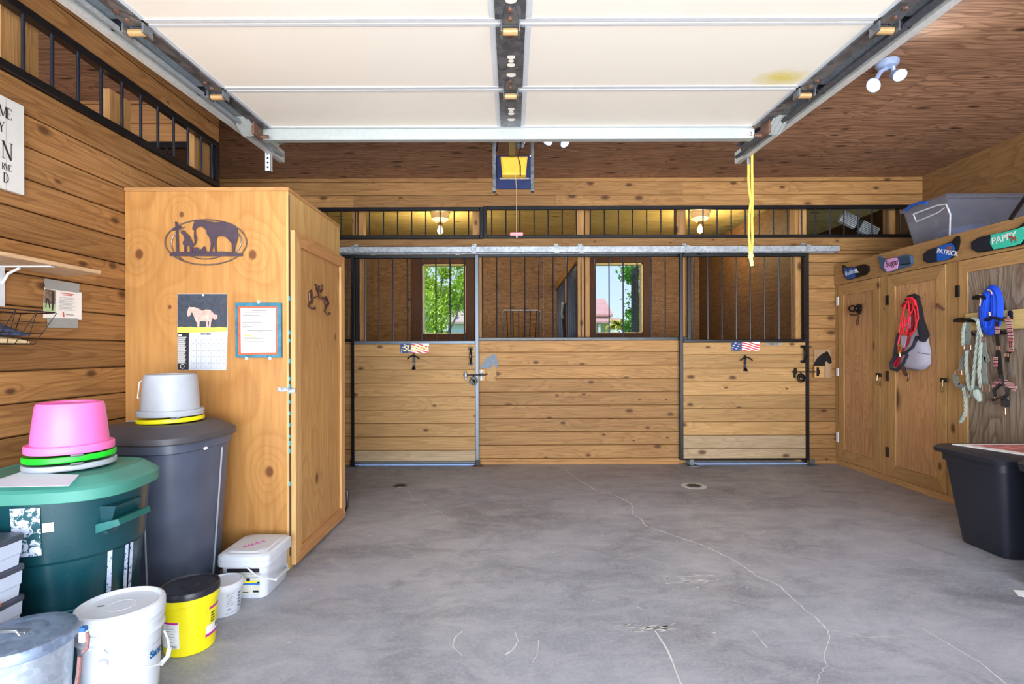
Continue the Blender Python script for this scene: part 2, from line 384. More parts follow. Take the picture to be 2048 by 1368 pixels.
# ceiling sheets
mb = MB()
ys = [-.35, .9, 2.12, 3.34, 4.56, D + .1]
for i in range(5):
    off = (i % 2) * 1.22
    xs = [-4.6] + [x for x in (-3.44 + off, -1.0 + off, 1.44 + off) ] + [4.2]
    for j in range(len(xs) - 1): mb.box(xs[j] + .001, xs[j + 1] - .001, ys[i] + .001, ys[i + 1] - .001, CZ, CZ + .02)
mb.box(-4.6, 4.2, -.35, D + .1, CZ + .021, CZ + .06)
mb.build('ceiling', W_ceil, kind='structure')
mb = MB()
for i in range(3):
    for x0, x1 in ((-4.6, -1.9), (-1.9, .5), (.5, 2.9), (2.9, 5.3)):
        mb.box(x0, x1 - .003, D + .1 + i * 1.2, D + .1 + (i + 1) * 1.2 - .003, CZ, CZ + .05)
mb.build('ceiling', W_ceily, kind='structure')
# back wall of the aisle = stall fronts: boards above, between and beside the openings
zt0, zt1 = CH + (702 - 476) / 199, CH + (702 - 417) / 199      # transom opening
zo1 = CH + (702 - 510) / 199; zo0 = CH + (702 - 678) / 199     # grille openings
X = lambda px: (px - 1024) / 199.0
mb = MB(); zr = CZ - 10 * BH + .04
boards_x(mb, -4.5, RX, D, zt1, CZ, zref=CZ - .045 - 20 * BH)
boards_x(mb, -4.5, RX, D, zo1, zt0, zref=zt0 - BH * 20)
boards_x(mb, X(1826), RX, D, zt0, zt1)
boards_x(mb, X(1618), RX, D, 0, zo1, zref=.02)
boards_x(mb, -4.5, X(703), D, 0, zo0, zref=.02)
boards_x(mb, X(958), X(1366), D, .0, zo0, zref=.02 - BH * .7)
boards_x(mb, -4.5, X(560), D, zo0, zo1)
mb.box(X(958), X(1366), D + .031, D + .045, 0, zo0); mb.box(-4.5, X(703), D + .031, D + .045, 0, zo0); mb.box(X(1618), RX, D + .031, D + .045, 0, zo1)
mb.build('wall_back', W_wallx, kind='structure')
# jamb posts of the openings and studs in the transom
mb = MB()
for a, b in ((703.5, 708), (718, 725), (958, 963.5), (1366.5, 1374), (1597, 1608)): mb.box(X(a), X(b), D + .05, D + .14, 0, zo1 + .02)
for a, b in ((702, 711), (715, 724), (945, 960), (1154, 1170), (1358, 1376), (1597, 1604), (1605, 1620), (1789, 1800)): mb.box(X(a), X(b), D + .06, D + .16, zo1, CZ)
mb.build('trim_1', W_postz, kind='structure')
mb = MB(); mb.box(X(1370) , X(1608), D + .18, D + .2, zo1 + .05, zt0 - .02)
# cross wall at the far end of the left partition, running left
mb = MB()
boards_x(mb, -4.5, LX - .02, LE, zt1 + .01, CZ, zref=CZ - .03 - 20 * BH); boards_x(mb, -4.5, LX - .02, LE, 0, zt0 - .02, zref=.02)
mb.build('wall_corner', W_darkx, kind='structure')
# left partition with its slot opening
ltz0, ltz1 = CH + .5675 * 2.02 - .012, CH + .6996 * 2.02 + .01
mb = MB()
zrefL = CH - .3 * 2.02 + .018
boards_y(mb, -.35, LE, LX, 1, 0, ltz0, zref=CH - (402 - 702) / 1024 * 2.02 - 20 * BH + .0)
boards_y(mb, -.35, LE, LX, 1, ltz1, CZ, zref=CZ - .06 - 20 * BH)
mb.box(LX - .045, LX - .031, -.35, LE, 0, ltz0)
mb.box(LX - .045, LX - .031, -.35, LE, ltz1, CZ)
mb.build('wall_left', W_wally, kind='structure')
mb = MB()
for y0, y1, zt_ in ((1.3, 1.36, CZ), (2.131, 2.225, CZ), (2.236, 2.298, CZ), (2.707, 2.783, 2.5), (2.808, 2.856, 2.5), (3.428, 3.489, CZ), (3.517, 3.6, CZ)):
    mb.rnd = random.random(); mb.box(LX - .09, LX - .05, y0, y1, ltz0 - .3, zt_)
mb.build('trim_2', W_postz, kind='structure')
mb = MB(); boards_y(mb, -.35, D, -4.5, 1, 0, CZ); mb.build('wall_far_left', W_wally, kind='structure')
# room behind the left partition: board wall seen through the slot
# right wall
mb = MB()
for i in range(5): mb.box(RX, RX + .02, -.35 + i * 1.22 + .001, -.35 + (i + 1) * 1.22 - .001, 0, 1.6); mb.box(RX, RX + .02, -.35 + i * 1.22 + .001, -.35 + (i + 1) * 1.22 - .001, 1.602, CZ)
mb.build('wall_right', W_rwall, kind='structure')
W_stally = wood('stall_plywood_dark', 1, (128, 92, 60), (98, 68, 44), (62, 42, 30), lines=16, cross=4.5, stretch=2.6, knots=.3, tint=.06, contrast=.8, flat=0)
# stalls: back wall with two window openings, side walls, partition
w1 = (-1.0 * (1024 - 845) / 128, -(1024 - 932) / 128, CH + (702 - 668) / 128, CH + (702 - 528) / 128)
w2 = ((1190 - 1024) / 128, (1286 - 1024) / 128, CH + (702 - 667) / 128, CH + (702 - 527) / 128)
mb = MB()
def sheet(x0, x1, z0, z1):
    x = x0
    while x < x1 - 1e-3:
        q = min(x1, x + 1.22); mb.rnd = random.random(); mb.box(x + .0015, q - .0015, SB, SB + .04, z0, z1); x = q
xa = [-4.6, w1[0], w1[1], w2[0], w2[1], 5.2]
sheet(xa[0], xa[1], 0, CZ); sheet(xa[2], xa[3], 0, CZ); sheet(xa[4], xa[5], 0, CZ)
for ww in (w1, w2):
    mb.box(ww[0], ww[1], SB, SB + .04, 0, ww[2]); mb.box(ww[0], ww[1], SB, SB + .04, ww[3], CZ)
mb.build('wall_stall_back', W_stall, kind='structure')
mb = MB(); mb.box(-4.6, -4.56, D + .1, SB, 0, CZ); mb.build('wall_stall_left', W_stally, kind='structure')
mb = MB(); mb.box(4.6, 4.64, D + .1, SB, 0, CZ); mb.box(2.93, 2.97, D + .15, SB, 0, 2.75); mb.build('wall_stall_right', W_stally, kind='structure')
for i, ww in enumerate((w1, w2)):
    st = thing('window_%d' % (i + 1), None, None, ((ww[0] + ww[1]) / 2, SB, ww[2])); st['kind'] = 'structure'
    m2 = MB(); t_ = .125 if i else .14; a, b, c, d = ww
    m2.bbox(a - t_ * 1.2, a, SB - .03, SB + .0, c - .14, d + .12); m2.bbox(b, b + t_, SB - .03, SB + .0, c - .14, d + .12)
    m2.bbox(a, b, SB - .03, SB, d, d + .12); m2.bbox(a, b, SB - .03, SB, c - .14, c)
    m2.build('casing', W_casing, st)
    m3 = MB(); m3.box(a, a + .02, SB, SB + .14, c, d); m3.box(b - .02, b, SB, SB + .14, c, d); m3.box(a, b, SB, SB + .14, d - .02, d); m3.box(a, b, SB, SB + .14, c, c + .015)
    m3.build('jamb', plain('yellow_lit_jamb', (236, 214, 150), .6), st)  # yellow of the lit wood put into the jamb colour
# partition between the stalls: posts, solid boards and a barred upper half
PXX = .68
mb = MB(); mb.box(PXX, PXX + .06, D + .12, D + .19, 0, CZ - .3); mb.box(PXX + .075, PXX + .12, D + .12, D + .19, 0, CZ - .3)
boards_y(mb, D + .2, SB, PXX + .01, -1, 0, 1.22); mb.box(PXX + .01, PXX + .05, D + .2, SB, 2.1, 2.2); mb.box(PXX + .01, PXX + .06, D + 1.5, D + 1.56, 1.2, 2.1)
mb.build('wall_partition', W_postz, kind='structure')
# wood filler under the rail on the corner where the stalls start
mb = MB(); mb.bbox(-4.5, X(703), D - .012, D + .0, 0, .03); mb.bbox(X(958), X(1358), D - .014, D, 0, .032); mb.bbox(X(1625), CX, D - .012, D, 0, .03)
mb.build('baseboard_back', W_postx, kind='structure')
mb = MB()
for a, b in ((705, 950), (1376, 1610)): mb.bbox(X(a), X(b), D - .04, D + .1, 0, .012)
mb.build('door_gap_daylight', plain('painted_gap_daylight', (150, 178, 226), .5), kind='structure')  # strips coloured as the blue daylight showing under the stall doors
# ground outside
mb = MB(); mb.box(-60, 60, SB + .3, 140, -.4, -.3); mb.build('lawn', plain('grass', (96, 140, 62), .9, var=.3, scale=4), kind='structure')
mb = MB(); mb.box(-9, 9, -14, -.36, -.14, -.02); mb.build('driveway', plain('driveway_concrete', (196, 192, 186), .8), kind='structure')
# ================================================================== back wall things
UX, UZ = Vector((1, 0, 0)), Vector((0, 0, 1))
def B(px, py, d=0.0): return P(px, py, D - d)
def grille(name, label, cat, x0, x1, z0, z1, bars, y, fw, fd=.03, group=None, mat=None, mid=(), r=.0065):
    t = thing(name, label, cat, ((x0 + x1) / 2, y, z0), group)
    m = MB(); fw4 = fw if isinstance(fw, tuple) else (fw,) * 4      # left, right, bottom, top
    m.bbox(x0, x0 + fw4[0], y, y + fd, z0, z1); m.bbox(x1 - fw4[1], x1, y, y + fd, z0, z1)
    m.bbox(x0 + fw4[0], x1 - fw4[1], y, y + fd, z0, z0 + fw4[2]); m.bbox(x0 + fw4[0], x1 - fw4[1], y, y + fd, z1 - fw4[3], z1)
    for q in mid: m.bbox(q - .012, q + .012, y, y + fd, z0, z1)
    m.build('frame', mat or M_black, t)
    for b in bars:
        k = MB(); k.tube([(b, y + fd / 2, z0 + fw4[2] * .6), (b, y + fd / 2, z1 - fw4[3] * .6)], r, 8); k.build('bar', M_blackbar, t, smooth=True)
    return t
# transom grilles over the stalls
zb, zt = CH + (702 - 478.5) / 199, CH + (702 - 415.5) / 199
barsA = [X(p) for p in (600, 628, 656, 684.4, 712.5, 740.6, 768.7, 796.7, 824.8, 852.9, 881.4, 909.7, 938.2)]
grille('transom_grille', 'black barred transom grille above the stalls, shorter left one', 'grille', X(580), X(967.5), zb, zt, barsA, D - .032, (.03, .035, .036, .036))
barsB = [X(984.4 + 28.08 * i) for i in range(30)]
grille('transom_grille', 'long black barred transom grille above the stalls, reaching to the lockers', 'grille', X(967.8), X(1826), zb + .004, zt + .01, barsB, D - .032, (.036, .03, .03, .038))
# fixed grille between the doors and behind their edges
gz0, gz1 = CH + (702 - 683) / 199, CH + (702 - 505) / 199
grille('stall_grille', 'black barred stall grille between the two sliding doors', 'grille', X(950), X(1382), CH + (702 - 682) / 199, gz1 - .01, [X(965.7 + 28.1 * i) for i in range(15)], D - .012, (.03, .037, .036, .036))
grille('stall_grille', 'narrow black barred grille left of the left stall door, partly behind the wooden cupboard', 'grille', X(590), X(717), gz0, gz1 - .01, [X(p) for p in (613, 641, 669, 697)], D - .004, (.03, .05, .03, .04))
# stall doors
def stall_door(px0, px1, pyt, pym, pyb, bars, label, lft, rgt, left_mat, top_mat=None):
    y0 = D - .062; k = 199 * D / (D - .05)
    xx = lambda p: (p - 1024) / k
    zz = lambda p, q=1024: CH + (702 - p) / k
    off = -ROLL * ((px0 + px1) / 2 - 1024) / k
    t = thing('stall_door', label, 'door', (xx((px0 + px1) / 2), D - .05, zz(pyb)))
    m = MB(); zt_, zm, zb_ = zz(pyt), zz(pym), zz(pyb)
    m.bbox(xx(px0), xx(px0) + lft, y0, y0 + .04, zb_, zt_)
    m.build('left_stile', left_mat, t)
    m = MB(); m.bbox(xx(px1) - rgt, xx(px1), y0, y0 + .04, zb_, zt_); m.build('right_stile', M_steelb if top_mat else M_black, t)
    m = MB(); m.bbox(xx(px0) + lft, xx(px1) - rgt, y0, y0 + .04, zt_ - .034, zt_); m.build('top_rail', M_black, t)
    m = MB(); m.bbox(xx(px0) + lft, xx(px1) - rgt, y0, y0 + .04, zm - .03, zm); m.bbox(xx(px0) + lft, xx(px1) - rgt, y0 + .005, y0 + .035, zb_, zb_ + .012); m.build('middle_rail', top_mat or M_black, t)
    for b in bars:
        q = MB(); q.tube([(xx(b), y0 + .02, zm - .01), (xx(b), y0 + .02, zt_ - .02)], .0068, 8); q.build('bar', M_blackbar, t, smooth=True)
    m = MB(); boards_x(m, xx(px0) + lft, xx(px1) - rgt, y0 + .008, zb_ + .012, zm - .03, zref=zm - .03 - BH * 20 + .01, t=.026, joints=False, low=zb_ + (.1 if px0 < 1000 else .2))
    m.box(xx(px0) + lft, xx(px1) - rgt, y0 + .0341, y0 + .039, zb_, zm - .03)
    m.build('board_panel', [W_doorx, wood('weathered_board_x', 0, (204, 178, 142), (176, 146, 108), (126, 102, 76), knots=.35, tint=.06, contrast=.6, cross=8, stretch=11)], t)
    return t
d1 = stall_door(703, 957.5, 509.5, 681.5, 925, [730, 758, 786.5, 815, 843.5, 872, 900.5, 929], 'left sliding stall door with a name plate over stars and stripes', .028, .034, M_black, M_steelb)
d2 = stall_door(1359, 1617.5, 508, 680, 921, [1388.6, 1416.7, 1444.8, 1473.3, 1501.6, 1530.2, 1559, 1587], 'right sliding stall door, weathered pale at its bottom board', .034, .036, M_black)
# galvanised sliding track
t = thing('sliding_door_track', 'long galvanized sliding door track across the stall fronts', 'track', (0, D - .09, CH + 1.02))
ya, yb = D - .11, D - .02
zc = CH + (702 - 497) / 205
m = MB(); m.bbox(X(585), (1683 - 1024) / 204, ya, ya + .004, zc - .03, zc + .03, .001); m.bbox(X(585), (1683 - 1024) / 204, ya, yb, zc + .026, zc + .03, .001); m.bbox(X(585), (1683 - 1024) / 204, yb - .004, yb, zc - .03, zc + .03, .001)
m.bbox(X(585), (1683 - 1024) / 204, ya, ya + .02, zc - .03, zc - .026, .001)
m.build('rail', galv('bright_galvanized', (140, 148, 156), (196, 202, 208), 55, .45, .45), t)
for p in (707, 948, 1114, 1163, 1375, 1617):
    x = (p - 1024) / 203
    m = MB(); m.bbox(x - .024, x + .024, ya - .006, ya - .001, zc - .035, zc + .037, .001); m.bbox(x - .024, x + .024, ya - .003, D, zc + .031, zc + .036, .001)
    m.bbox(x - .022, x + .022, D - .008, D - .002, zc + .03, zc + .075, .001); m.tube([(x, D - .016, zc + .055), (x, D - .004, zc + .055)], .007, 6)
    m.build('bracket', M_galv, t)
for p in (744, 915, 1402, 1573):
    x = (p - 1024) / 203; m = MB(); m.tube([(x, D - .05, zc - .034), (x, D - .05, zc - .058)], .006, 8); m.bbox(x - .022, x + .022, D - .062, D - .042, zc - .047, zc - .039, .001); m.build('hanger_bolt', M_galv, d1 if p < 1000 else d2)
m = MB(); m.box((1683 - 1024) / 204, (1683 - 1024) / 204 + .002, ya - .001, yb, zc - .03, zc + .03); m.build('end_cap', plain('red_paint', (190, 60, 60), .6), t)
# flags / name plates on the doors
M_navy = plain('flag_blue', (36, 58, 112), .5, var=.05); M_red = plain('flag_red', (206, 44, 52), .5, var=.05); M_flagw = plain('flag_white', (238, 238, 236), .5, var=.03)
def flag(door, p0, p1, p2, p3, label, txt=None):
    a, b = P(p0, p2, D - .0685), P(p1, p3, D - .0685); y = a.y
    t = thing('name_plate', label, 'sign', ((a.x + b.x) / 2, y, b.z))
    w_, h_ = b.x - a.x, a.z - b.z
    m = MB(); m.bbox(a.x, b.x, y, y + .006, b.z, a.z, .001); m.build('plate', M_flagw, t)
    m = MB(); m.box(a.x, a.x + w_ * .36, y - .0012, y, b.z, a.z); m.build('blue_field', M_navy, t)
    m = MB()
    for i in range(7):
        zt_ = a.z - h_ * (-.25 + i * .27); pts = []; lo = []
        for k in range(13):
            s_ = k / 12; x = a.x + w_ * (.34 + .66 * s_); z = zt_ - h_ * .55 * s_ + h_ * .05 * math.sin(s_ * 6)
            pts.append((x, min(a.z, max(b.z, z)))); lo.append((x, min(a.z, max(b.z, z - h_ * .13))))
        m.add([(x, y - .001, z) for x, z in pts + lo], [(k, k + 1, k + 14, k + 13) for k in range(12)])
    m.build('stripes', M_red, t)
    m = MB()
    for i in range(14):
        cx, cz = a.x + w_ * (.03 + .31 * ((i * 7) % 10) / 10), b.z + h_ * (.12 + .76 * ((i * 3) % 7) / 6)
        m.add([(cx + math.cos(PI / 2 + k * PI / 5) * (.007 if k % 2 == 0 else .003), y - .0018, cz + math.sin(PI / 2 + k * PI / 5) * (.007 if k % 2 == 0 else .003)) for k in range(10)], [tuple(range(10))])
    m.build('stars', M_flagw, t)
    if txt: text(None, txt, 'lettering', (a.x + w_ * .08, y - .003, (a.z + b.z) / 2), UX, UZ, h_ * .82, plain('cream_paint', (250, 232, 150), .5, var=.02), t, shear=.3, bold=.002)
    return t
flag(d1, 801, 858, 687, 706.5, 'stars and stripes name plate with yellow lettering on left stall door', 'SUSAN')
flag(d2, 1463, 1520, 684, 701.5, 'stars and stripes plate without lettering on right stall door')
a = P(1532, 688, D - .064); t = thing('name_strip', 'small silver strip beside the plate on right stall door', 'sign', a)
m = MB(); m.bbox(a.x, a.x + .155, a.y, a.y + .004, a.z - .011, a.z + .011, .001); m.build('plate', M_galv, t)
for i in range(9): m = MB(); m.box(a.x + .038 + i * .009, a.x + .042 + i * .009, a.y - .001, a.y, a.z - .008, a.z + .008); m.build('stamped_mark', M_black, t)
# bridle brackets
def bridle_bracket(px, py, label, h=.15):
    a = P(px, py, D - .06); t = thing('bridle_bracket', label, 'hook', a)
    m = MB(); m.bbox(a.x - .013, a.x + .013, a.y - .006, a.y, a.z - h, a.z, .002); m.build('plate', M_black, t)
    m = MB(); pts = [(a.x + .055 * math.sin(q), a.y - .03 - .02 * math.cos(q * 1.2), a.z - .03 - .04 * (1 - math.cos(q))) for q in [i / 8 * 1.5 - .75 for i in range(0, 17) if i <= 16][:17]]
    pts = [(a.x + .06 * s_, a.y - .035, a.z - .022 - .035 * s_ * s_) for s_ in [i / 6 - 1 for i in range(13)]]
    m.tube(pts, .006, 8); m.tube([(a.x, a.y - .035, a.z - .022), (a.x, a.y, a.z - .03)], .006, 8); m.build('arm', M_black, t, smooth=True)
    m = MB(); m.loft([[(a.x - .012, a.y - .008, a.z - h + .02), (a.x + .012, a.y - .008, a.z - h + .02), (a.x + .012, a.y, a.z - h + .02), (a.x - .012, a.y, a.z - h + .02)], [(a.x - .018, a.y - .03, a.z - h - .01), (a.x + .018, a.y - .03, a.z - h - .01), (a.x + .018, a.y, a.z - h - .01), (a.x - .018, a.y, a.z - h - .01)]]); m.build('foot', M_black, t)
    m = MB()
    for dz in (.03, .1): m.tube([(a.x, a.y - .009, a.z - dz), (a.x, a.y - .005, a.z - dz)], .004, 8)
    m.build('screw', M_galv, t)
    return t
bridle_bracket(828, 707, 'black bridle hook under the lettered plate on left stall door')
bridle_bracket(1490, 710, 'black bridle hook under the plain flag plate on right stall door')
# pull handles and slide bolts
def pull(px, py0, py1, par, mirror=1):
    a, b = P(px, py0, D - .062), P(px, py1, D - .062)
    m = MB()
    for z in (a.z, b.z): m.bbox(a.x - .026, a.x + .026, a.y - .006, a.y, z - .012, z + .012, .002)
    n_ = 14; pts = [(a.x, a.y - .006 - .034 * math.sin(PI * i / n_) ** .6, a.z + (b.z - a.z) * i / n_) for i in range(n_ + 1)]
    m.tube(pts, [.006 + .007 * math.sin(PI * i / n_) for i in range(n_ + 1)], 10); m.build('pull_handle', plain('black_iron', (22, 24, 28), .25, .2), par, smooth=True)
pull(941.5, 697, 728, d1); pull(1606, 693, 723, d2)
def bolt(px0, px1, py, pxr, par, matf):
    a, b = P(px0, py, D - .085), P(px1, py, D - .085)
    m = MB(); m.tube([a, b], .0055, 8); m.build('slide_bolt', M_blackbar, par, smooth=True)
    m = MB(); c = P(px0 + 5, py, D - .065); m.bbox(c.x - .012, c.x + .012, c.y - .028, c.y, c.z - .02, c.z + .02, .003); m.bbox(c.x - .006, c.x + .006, c.y - .034, c.y, c.z + .02, c.z + .04, .002); m.bbox(c.x - .01, c.x + .01, c.y - .01, c.y, c.z - .055, c.z - .02, .003); m.build('bolt_guide', matf, par)
    c = P(pxr, py + 12, D - .08); m = MB()
    for rr in (.036, .022): m.tube([(c.x + rr * math.cos(q * PI / 12), c.y - (.005 if rr > .03 else .01), c.z + rr * 1.1 * math.sin(q * PI / 12)) for q in range(24)], .006, 6, closed=True)
    m.tube([(c.x - .03, c.y, c.z + .03), (c.x + .01, c.y - .02, c.z), (c.x + .02, c.y, c.z - .03)], .008, 6); m.tube([(c.x, c.y, c.z + .055), (c.x, c.y - .01, c.z + .03)], .006, 6)
    m.build('ring_handle', plain('black_iron', (22, 24, 28), .25, .2), par, smooth=True)
bolt(927, 972, 750, 947, d1, M_galvd); bolt(1584, 1632, 744, 1602, d2, M_black)
# horse head plaques with keeper blocks
def poly(pts, sc, ox, oy, Y, flip=False): return [P(ox + x / sc, oy + y / sc, Y) for x, y in pts]
def plaque(label, board, head, block, sc, ox, oy, matb, matk, lift, pale):
    t = thing('horse_head_plaque', label, 'plaque', P(ox + (board[0][0] + board[1][0]) / 2 / sc, oy + board[1][1] / sc, D - .002))
    a, b = P(ox + board[0][0] / sc, oy + board[0][1] / sc, D - .002), P(ox + board[1][0] / sc, oy + board[1][1] / sc, D - .002)
    m = MB(); m.bbox(a.x, b.x, D - lift, D - .0005, b.z, a.z, .002); m.build('board', matb, t)
    m = MB(); m.prism(poly(head, sc, ox, oy, D - lift - .005), (0, .004, 0)); m.build('horse_head', matk, t)
    a, b = P(ox + block[0][0] / sc, oy + block[0][1] / sc, D - .03), P(ox + block[1][0] / sc, oy + block[1][1] / sc, D - .03)
    k = MB(); k.bbox(a.x, b.x, D - .045, D - lift - .001, b.z, a.z, .002); kb = k.build('keeper_block', pale, t)
    k = MB(); xk = a.x + (b.x - a.x) * .32
    k.bbox(xk - .012, xk + .012, D - .05, D - .045, b.z + .012, a.z - .008, .001); k.bbox(xk - .009, xk + .009, D - .072, D - .05, (a.z + b.z) / 2 - .02, (a.z + b.z) / 2 + .02, .002); k.build('keeper', M_galvd if matk is not M_black else M_black, kb)
    return t
M_pale = wood('pale_block_wood', 0, (226, 178, 116), (204, 152, 90), (170, 120, 66), knots=.1, tint=.05)
plaque('slate grey horse head plaque beside the left stall door latch', ((1272, 205), (1428, 465)),
       [(1275, 350), (1300, 305), (1330, 265), (1362, 238), (1388, 228), (1398, 222), (1418, 222), (1422, 245), (1432, 268), (1442, 305), (1443, 325), (1436, 342), (1424, 342), (1418, 330), (1404, 325), (1398, 312), (1388, 312), (1384, 330), (1388, 352)],
       ((1272, 355), (1328, 465)), 4.56, 680, 660, W_doorx, plain('slate_grey_paint', (112, 124, 138), .6, var=.25, scale=50), .005, M_pale)
plaque('black horse head plaque on pale board beside the right stall door', ((1308, 175), (1465, 435)),
       [(1310, 328), (1318, 298), (1340, 262), (1370, 232), (1398, 212), (1418, 205), (1430, 192), (1444, 205), (1452, 222), (1468, 250), (1476, 290), (1472, 306), (1448, 308), (1438, 292), (1424, 286), (1414, 300), (1416, 328)],
       ((1312, 332), (1395, 432)), 4.56, 1340, 660, wood('pale_plaque_wood', 2, (196, 160, 124), (176, 138, 100), (140, 104, 72), knots=.1, tint=.05), M_black, .018, M_pale)
# floor guides for the doors
for p, lb in ((706, 'black steel door guide on the floor, left of left stall door'), (956, 'rusty door guide on the floor, right of left stall door'), (1383, 'steel door guide with roller on the floor, left of right stall door'), (1624, 'steel door guide on the floor under the black horse plaque')):
    c = P(p, 922, D - .07); c.z = 0; t = thing('door_guide', lb, 'door guide', c)
    m = MB(); m.bbox(c.x - .05, c.x + .05, c.y - .07, c.y + .02, .0, .006, .001); m.build('base_plate', M_rust if p == 956 else M_galvd, t)
    m = MB(); m.bbox(c.x - .022, c.x + .022, c.y - .012, c.y - .004, .006, .06, .002); m.tube([(c.x, c.y - .02, .035), (c.x, c.y + .006, .035)], .02, 14); m.tube([(c.x, c.y - .026, .035), (c.x, c.y - .02, .035)], .008, 6); m.build('roller', M_black if p < 1000 else M_galvd, t)
# floor drains
for p, lb in ((800, 'round dark floor drain in front of left stall door'), (1388, 'round floor drain near right stall door in a pale ring')):
    c = PZ(p, 972); t = thing('floor_drain', lb, 'drain', (c.x, c.y, 0))
    m = MB(); m.lathe([(.062, .0), (.062, .003), (.05, .004)], (c.x, c.y, 0), 28); m.build('rim', M_galvd, t)
    m = MB()
    for k in range(7): s_ = -.042 + k * .014; h_ = math.sqrt(.05 ** 2 - s_ * s_); m.box(c.x - h_, c.x + h_, c.y + s_ - .0035, c.y + s_ + .0035, .004, .0065)
    m.build('grate', M_black, t)
    if p > 1000: m = MB(); m.lathe([(.105, .0), (.105, .0009)], (c.x, c.y, 0), 28); m.build('mortar_ring', M_crack, t)
# lamps in the stalls
M_porc = plain('cream_porcelain', (232, 214, 190), .35, var=.04)
M_bulb = plain('glowing_bulb', (255, 214, 150), .3, emit=14)
def stall_lamp(px, lab):
    c = P(px, 428, 0); Y = 6.6; k = Y / F; c = Vector(((px - 1024) * k, Y, CZ))
    t = thing('ceiling_lamp', lab, 'lamp', c)
    m = MB(); m.lathe([(.118, 0), (.12, -.02), (.105, -.085), (.092, -.09), (.088, -.1), (.072, -.104), (.068, -.114), (.05, -.118), (.045, -.13)], c, 36); m.build('fixture', M_porc, t, smooth=20)
    m = MB(); m.lathe([(.03, -.13), (.032, -.165), (.024, -.17)], c, 20); m.build('socket', plain('brass_socket', (150, 130, 96), .4, .5), t, smooth=True)
    m = MB(); m.lathe([(.012, -.165), (.018, -.18), (.034, -.215), (.036, -.235), (.028, -.258), (.01, -.27)], c, 20); m.build('bulb', M_bulb, t, smooth=True)
    light('POINT', 'bulb_light', c + Vector((0, -.0, -.40)), 34, (1, .80, .42), shadow_soft_size=.05)
stall_lamp(881, 'cream ceiling lamp with glowing bulb above the left stall')
stall_lamp(1401, 'cream ceiling lamp with glowing bulb above the right stall')
# hay rack, corner feeder, blanket over the partition
x0, x1 = (1005 - 1024) / 135, (1082 - 1024) / 135; yy = SB - .4
zk = CH + (702 - 620) / 135
t = thing('hay_rack', 'grey metal hay rack on the back wall of the middle stall', 'rack', ((x0 + x1) / 2, yy, .9))
m = MB(); m.tube([(x0 + .05, SB - .02, .75), (x0, yy, zk - .03), (x0 + .03, yy, zk), (x1 - .03, yy, zk), (x1, yy, zk - .03), (x1 - .05, SB - .02, .75)], .012, 8); m.build('rim', M_galv, t, smooth=True)
for i in range(6):
    s_ = (i + .7) / 6.4; m = MB(); m.tube([(x0 + (x1 - x0) * s_, yy, zk), (x0 + .05 + (x1 - x0 - .1) * s_, SB - .1, .8)], .006, 6); m.build('bar', M_black, t, smooth=True)
t = thing('corner_feeder', 'dark barred corner hay feeder deep in the right stall', 'rack', (2.7, 7.2, .9))
for i, (p0, p1) in enumerate(((1504, 1532), (1516, 1540), (1534, 1545), (1552, 1551), (1562, 1554), (1570, 1557))):
    m = MB(); m.tube([P(p0, 626 - (i % 3) * 4, 6.9), P(p1, 700, 7.4)], .009, 6); m.build('bar', M_black, t, smooth=True)
m = MB(); m.tube([P(1500, 640, 6.9), P(1530, 616, 7.0), P(1572, 614, 7.0)], .012, 6); m.build('rim', M_black, t, smooth=True)
t = thing('partition_grille', 'dark barred grille on top of the wall between the stalls', 'grille', (PXX + .03, 6.6, 1.22))
m = MB(); m.bbox(PXX + .01, PXX + .04, D + .2, SB - .02, 2.07, 2.1); m.bbox(PXX + .01, PXX + .04, D + .2, SB - .02, 1.22, 1.25); m.build('frame', M_black, t)
for i in range(26): m = MB(); y = D + .25 + i * .105; m.tube([(PXX + .025, y, 1.25), (PXX + .025, y, 2.07)], .0065, 6); m.build('bar', M_blackbar, t, smooth=True)
c = Vector((PXX - .012, 6.62, 1.25)); t = thing('halter', 'dark halter with silver snap hanging on the stall partition', 'halter', c)
m = MB(); m.tube([c + Vector((0, 0, .48)), c + Vector((-.02, .03, .3)), c + Vector((0, .08, .1)), c + Vector((-.01, .05, -.15)), c + Vector((0, -.05, -.15)), c + Vector((-.01, -.06, .2)), c + Vector((0, 0, .48))], .014, 6); m.build('strap', M_dark, t, smooth=True)
m = MB(); m.tube([c + Vector((-.03, 0, .5)), c + Vector((-.04, -.02, .35)), c + Vector((-.03, 0, .3))], .016, 6); m.build('snap', M_galv, t, smooth=True)
# tubular object stored on the lockers behind the transom: tilted white louvred light
a, b = P(1682, 432, 5.7), P(1752, 468, 5.7)
t = thing('box_fan', 'tilted silver louvred heater seen through the transom bars at right', 'appliance', (a + b) / 2)
ax = (b - a) / 2; ax_n = ax.normalized(); up_ = Vector((-ax_n.z, 0, ax_n.x)); 
if up_.z < 0: up_ = -up_
m = MB(); m.obox((a + b) / 2, ax, up_ * .06, (0, .025, 0)); m.build('housing', galv('light_aluminium', (190, 196, 200), (226, 230, 232), 20, .4, .3), t)
m = MB(); m.obox(a.lerp(b, .48) - Vector((0, .002, 0)), ax_n * .025, up_ * .062, (0, .025, 0)); m.build('band', M_black, t)
for i in range(6): m = MB(); m.obox((a + b) / 2 + up_ * (-.045 + .018 * i) - Vector((0, .026, 0)), ax * .93, up_ * .003, (0, .003, 0)); m.build('louvre', M_galvd, t)
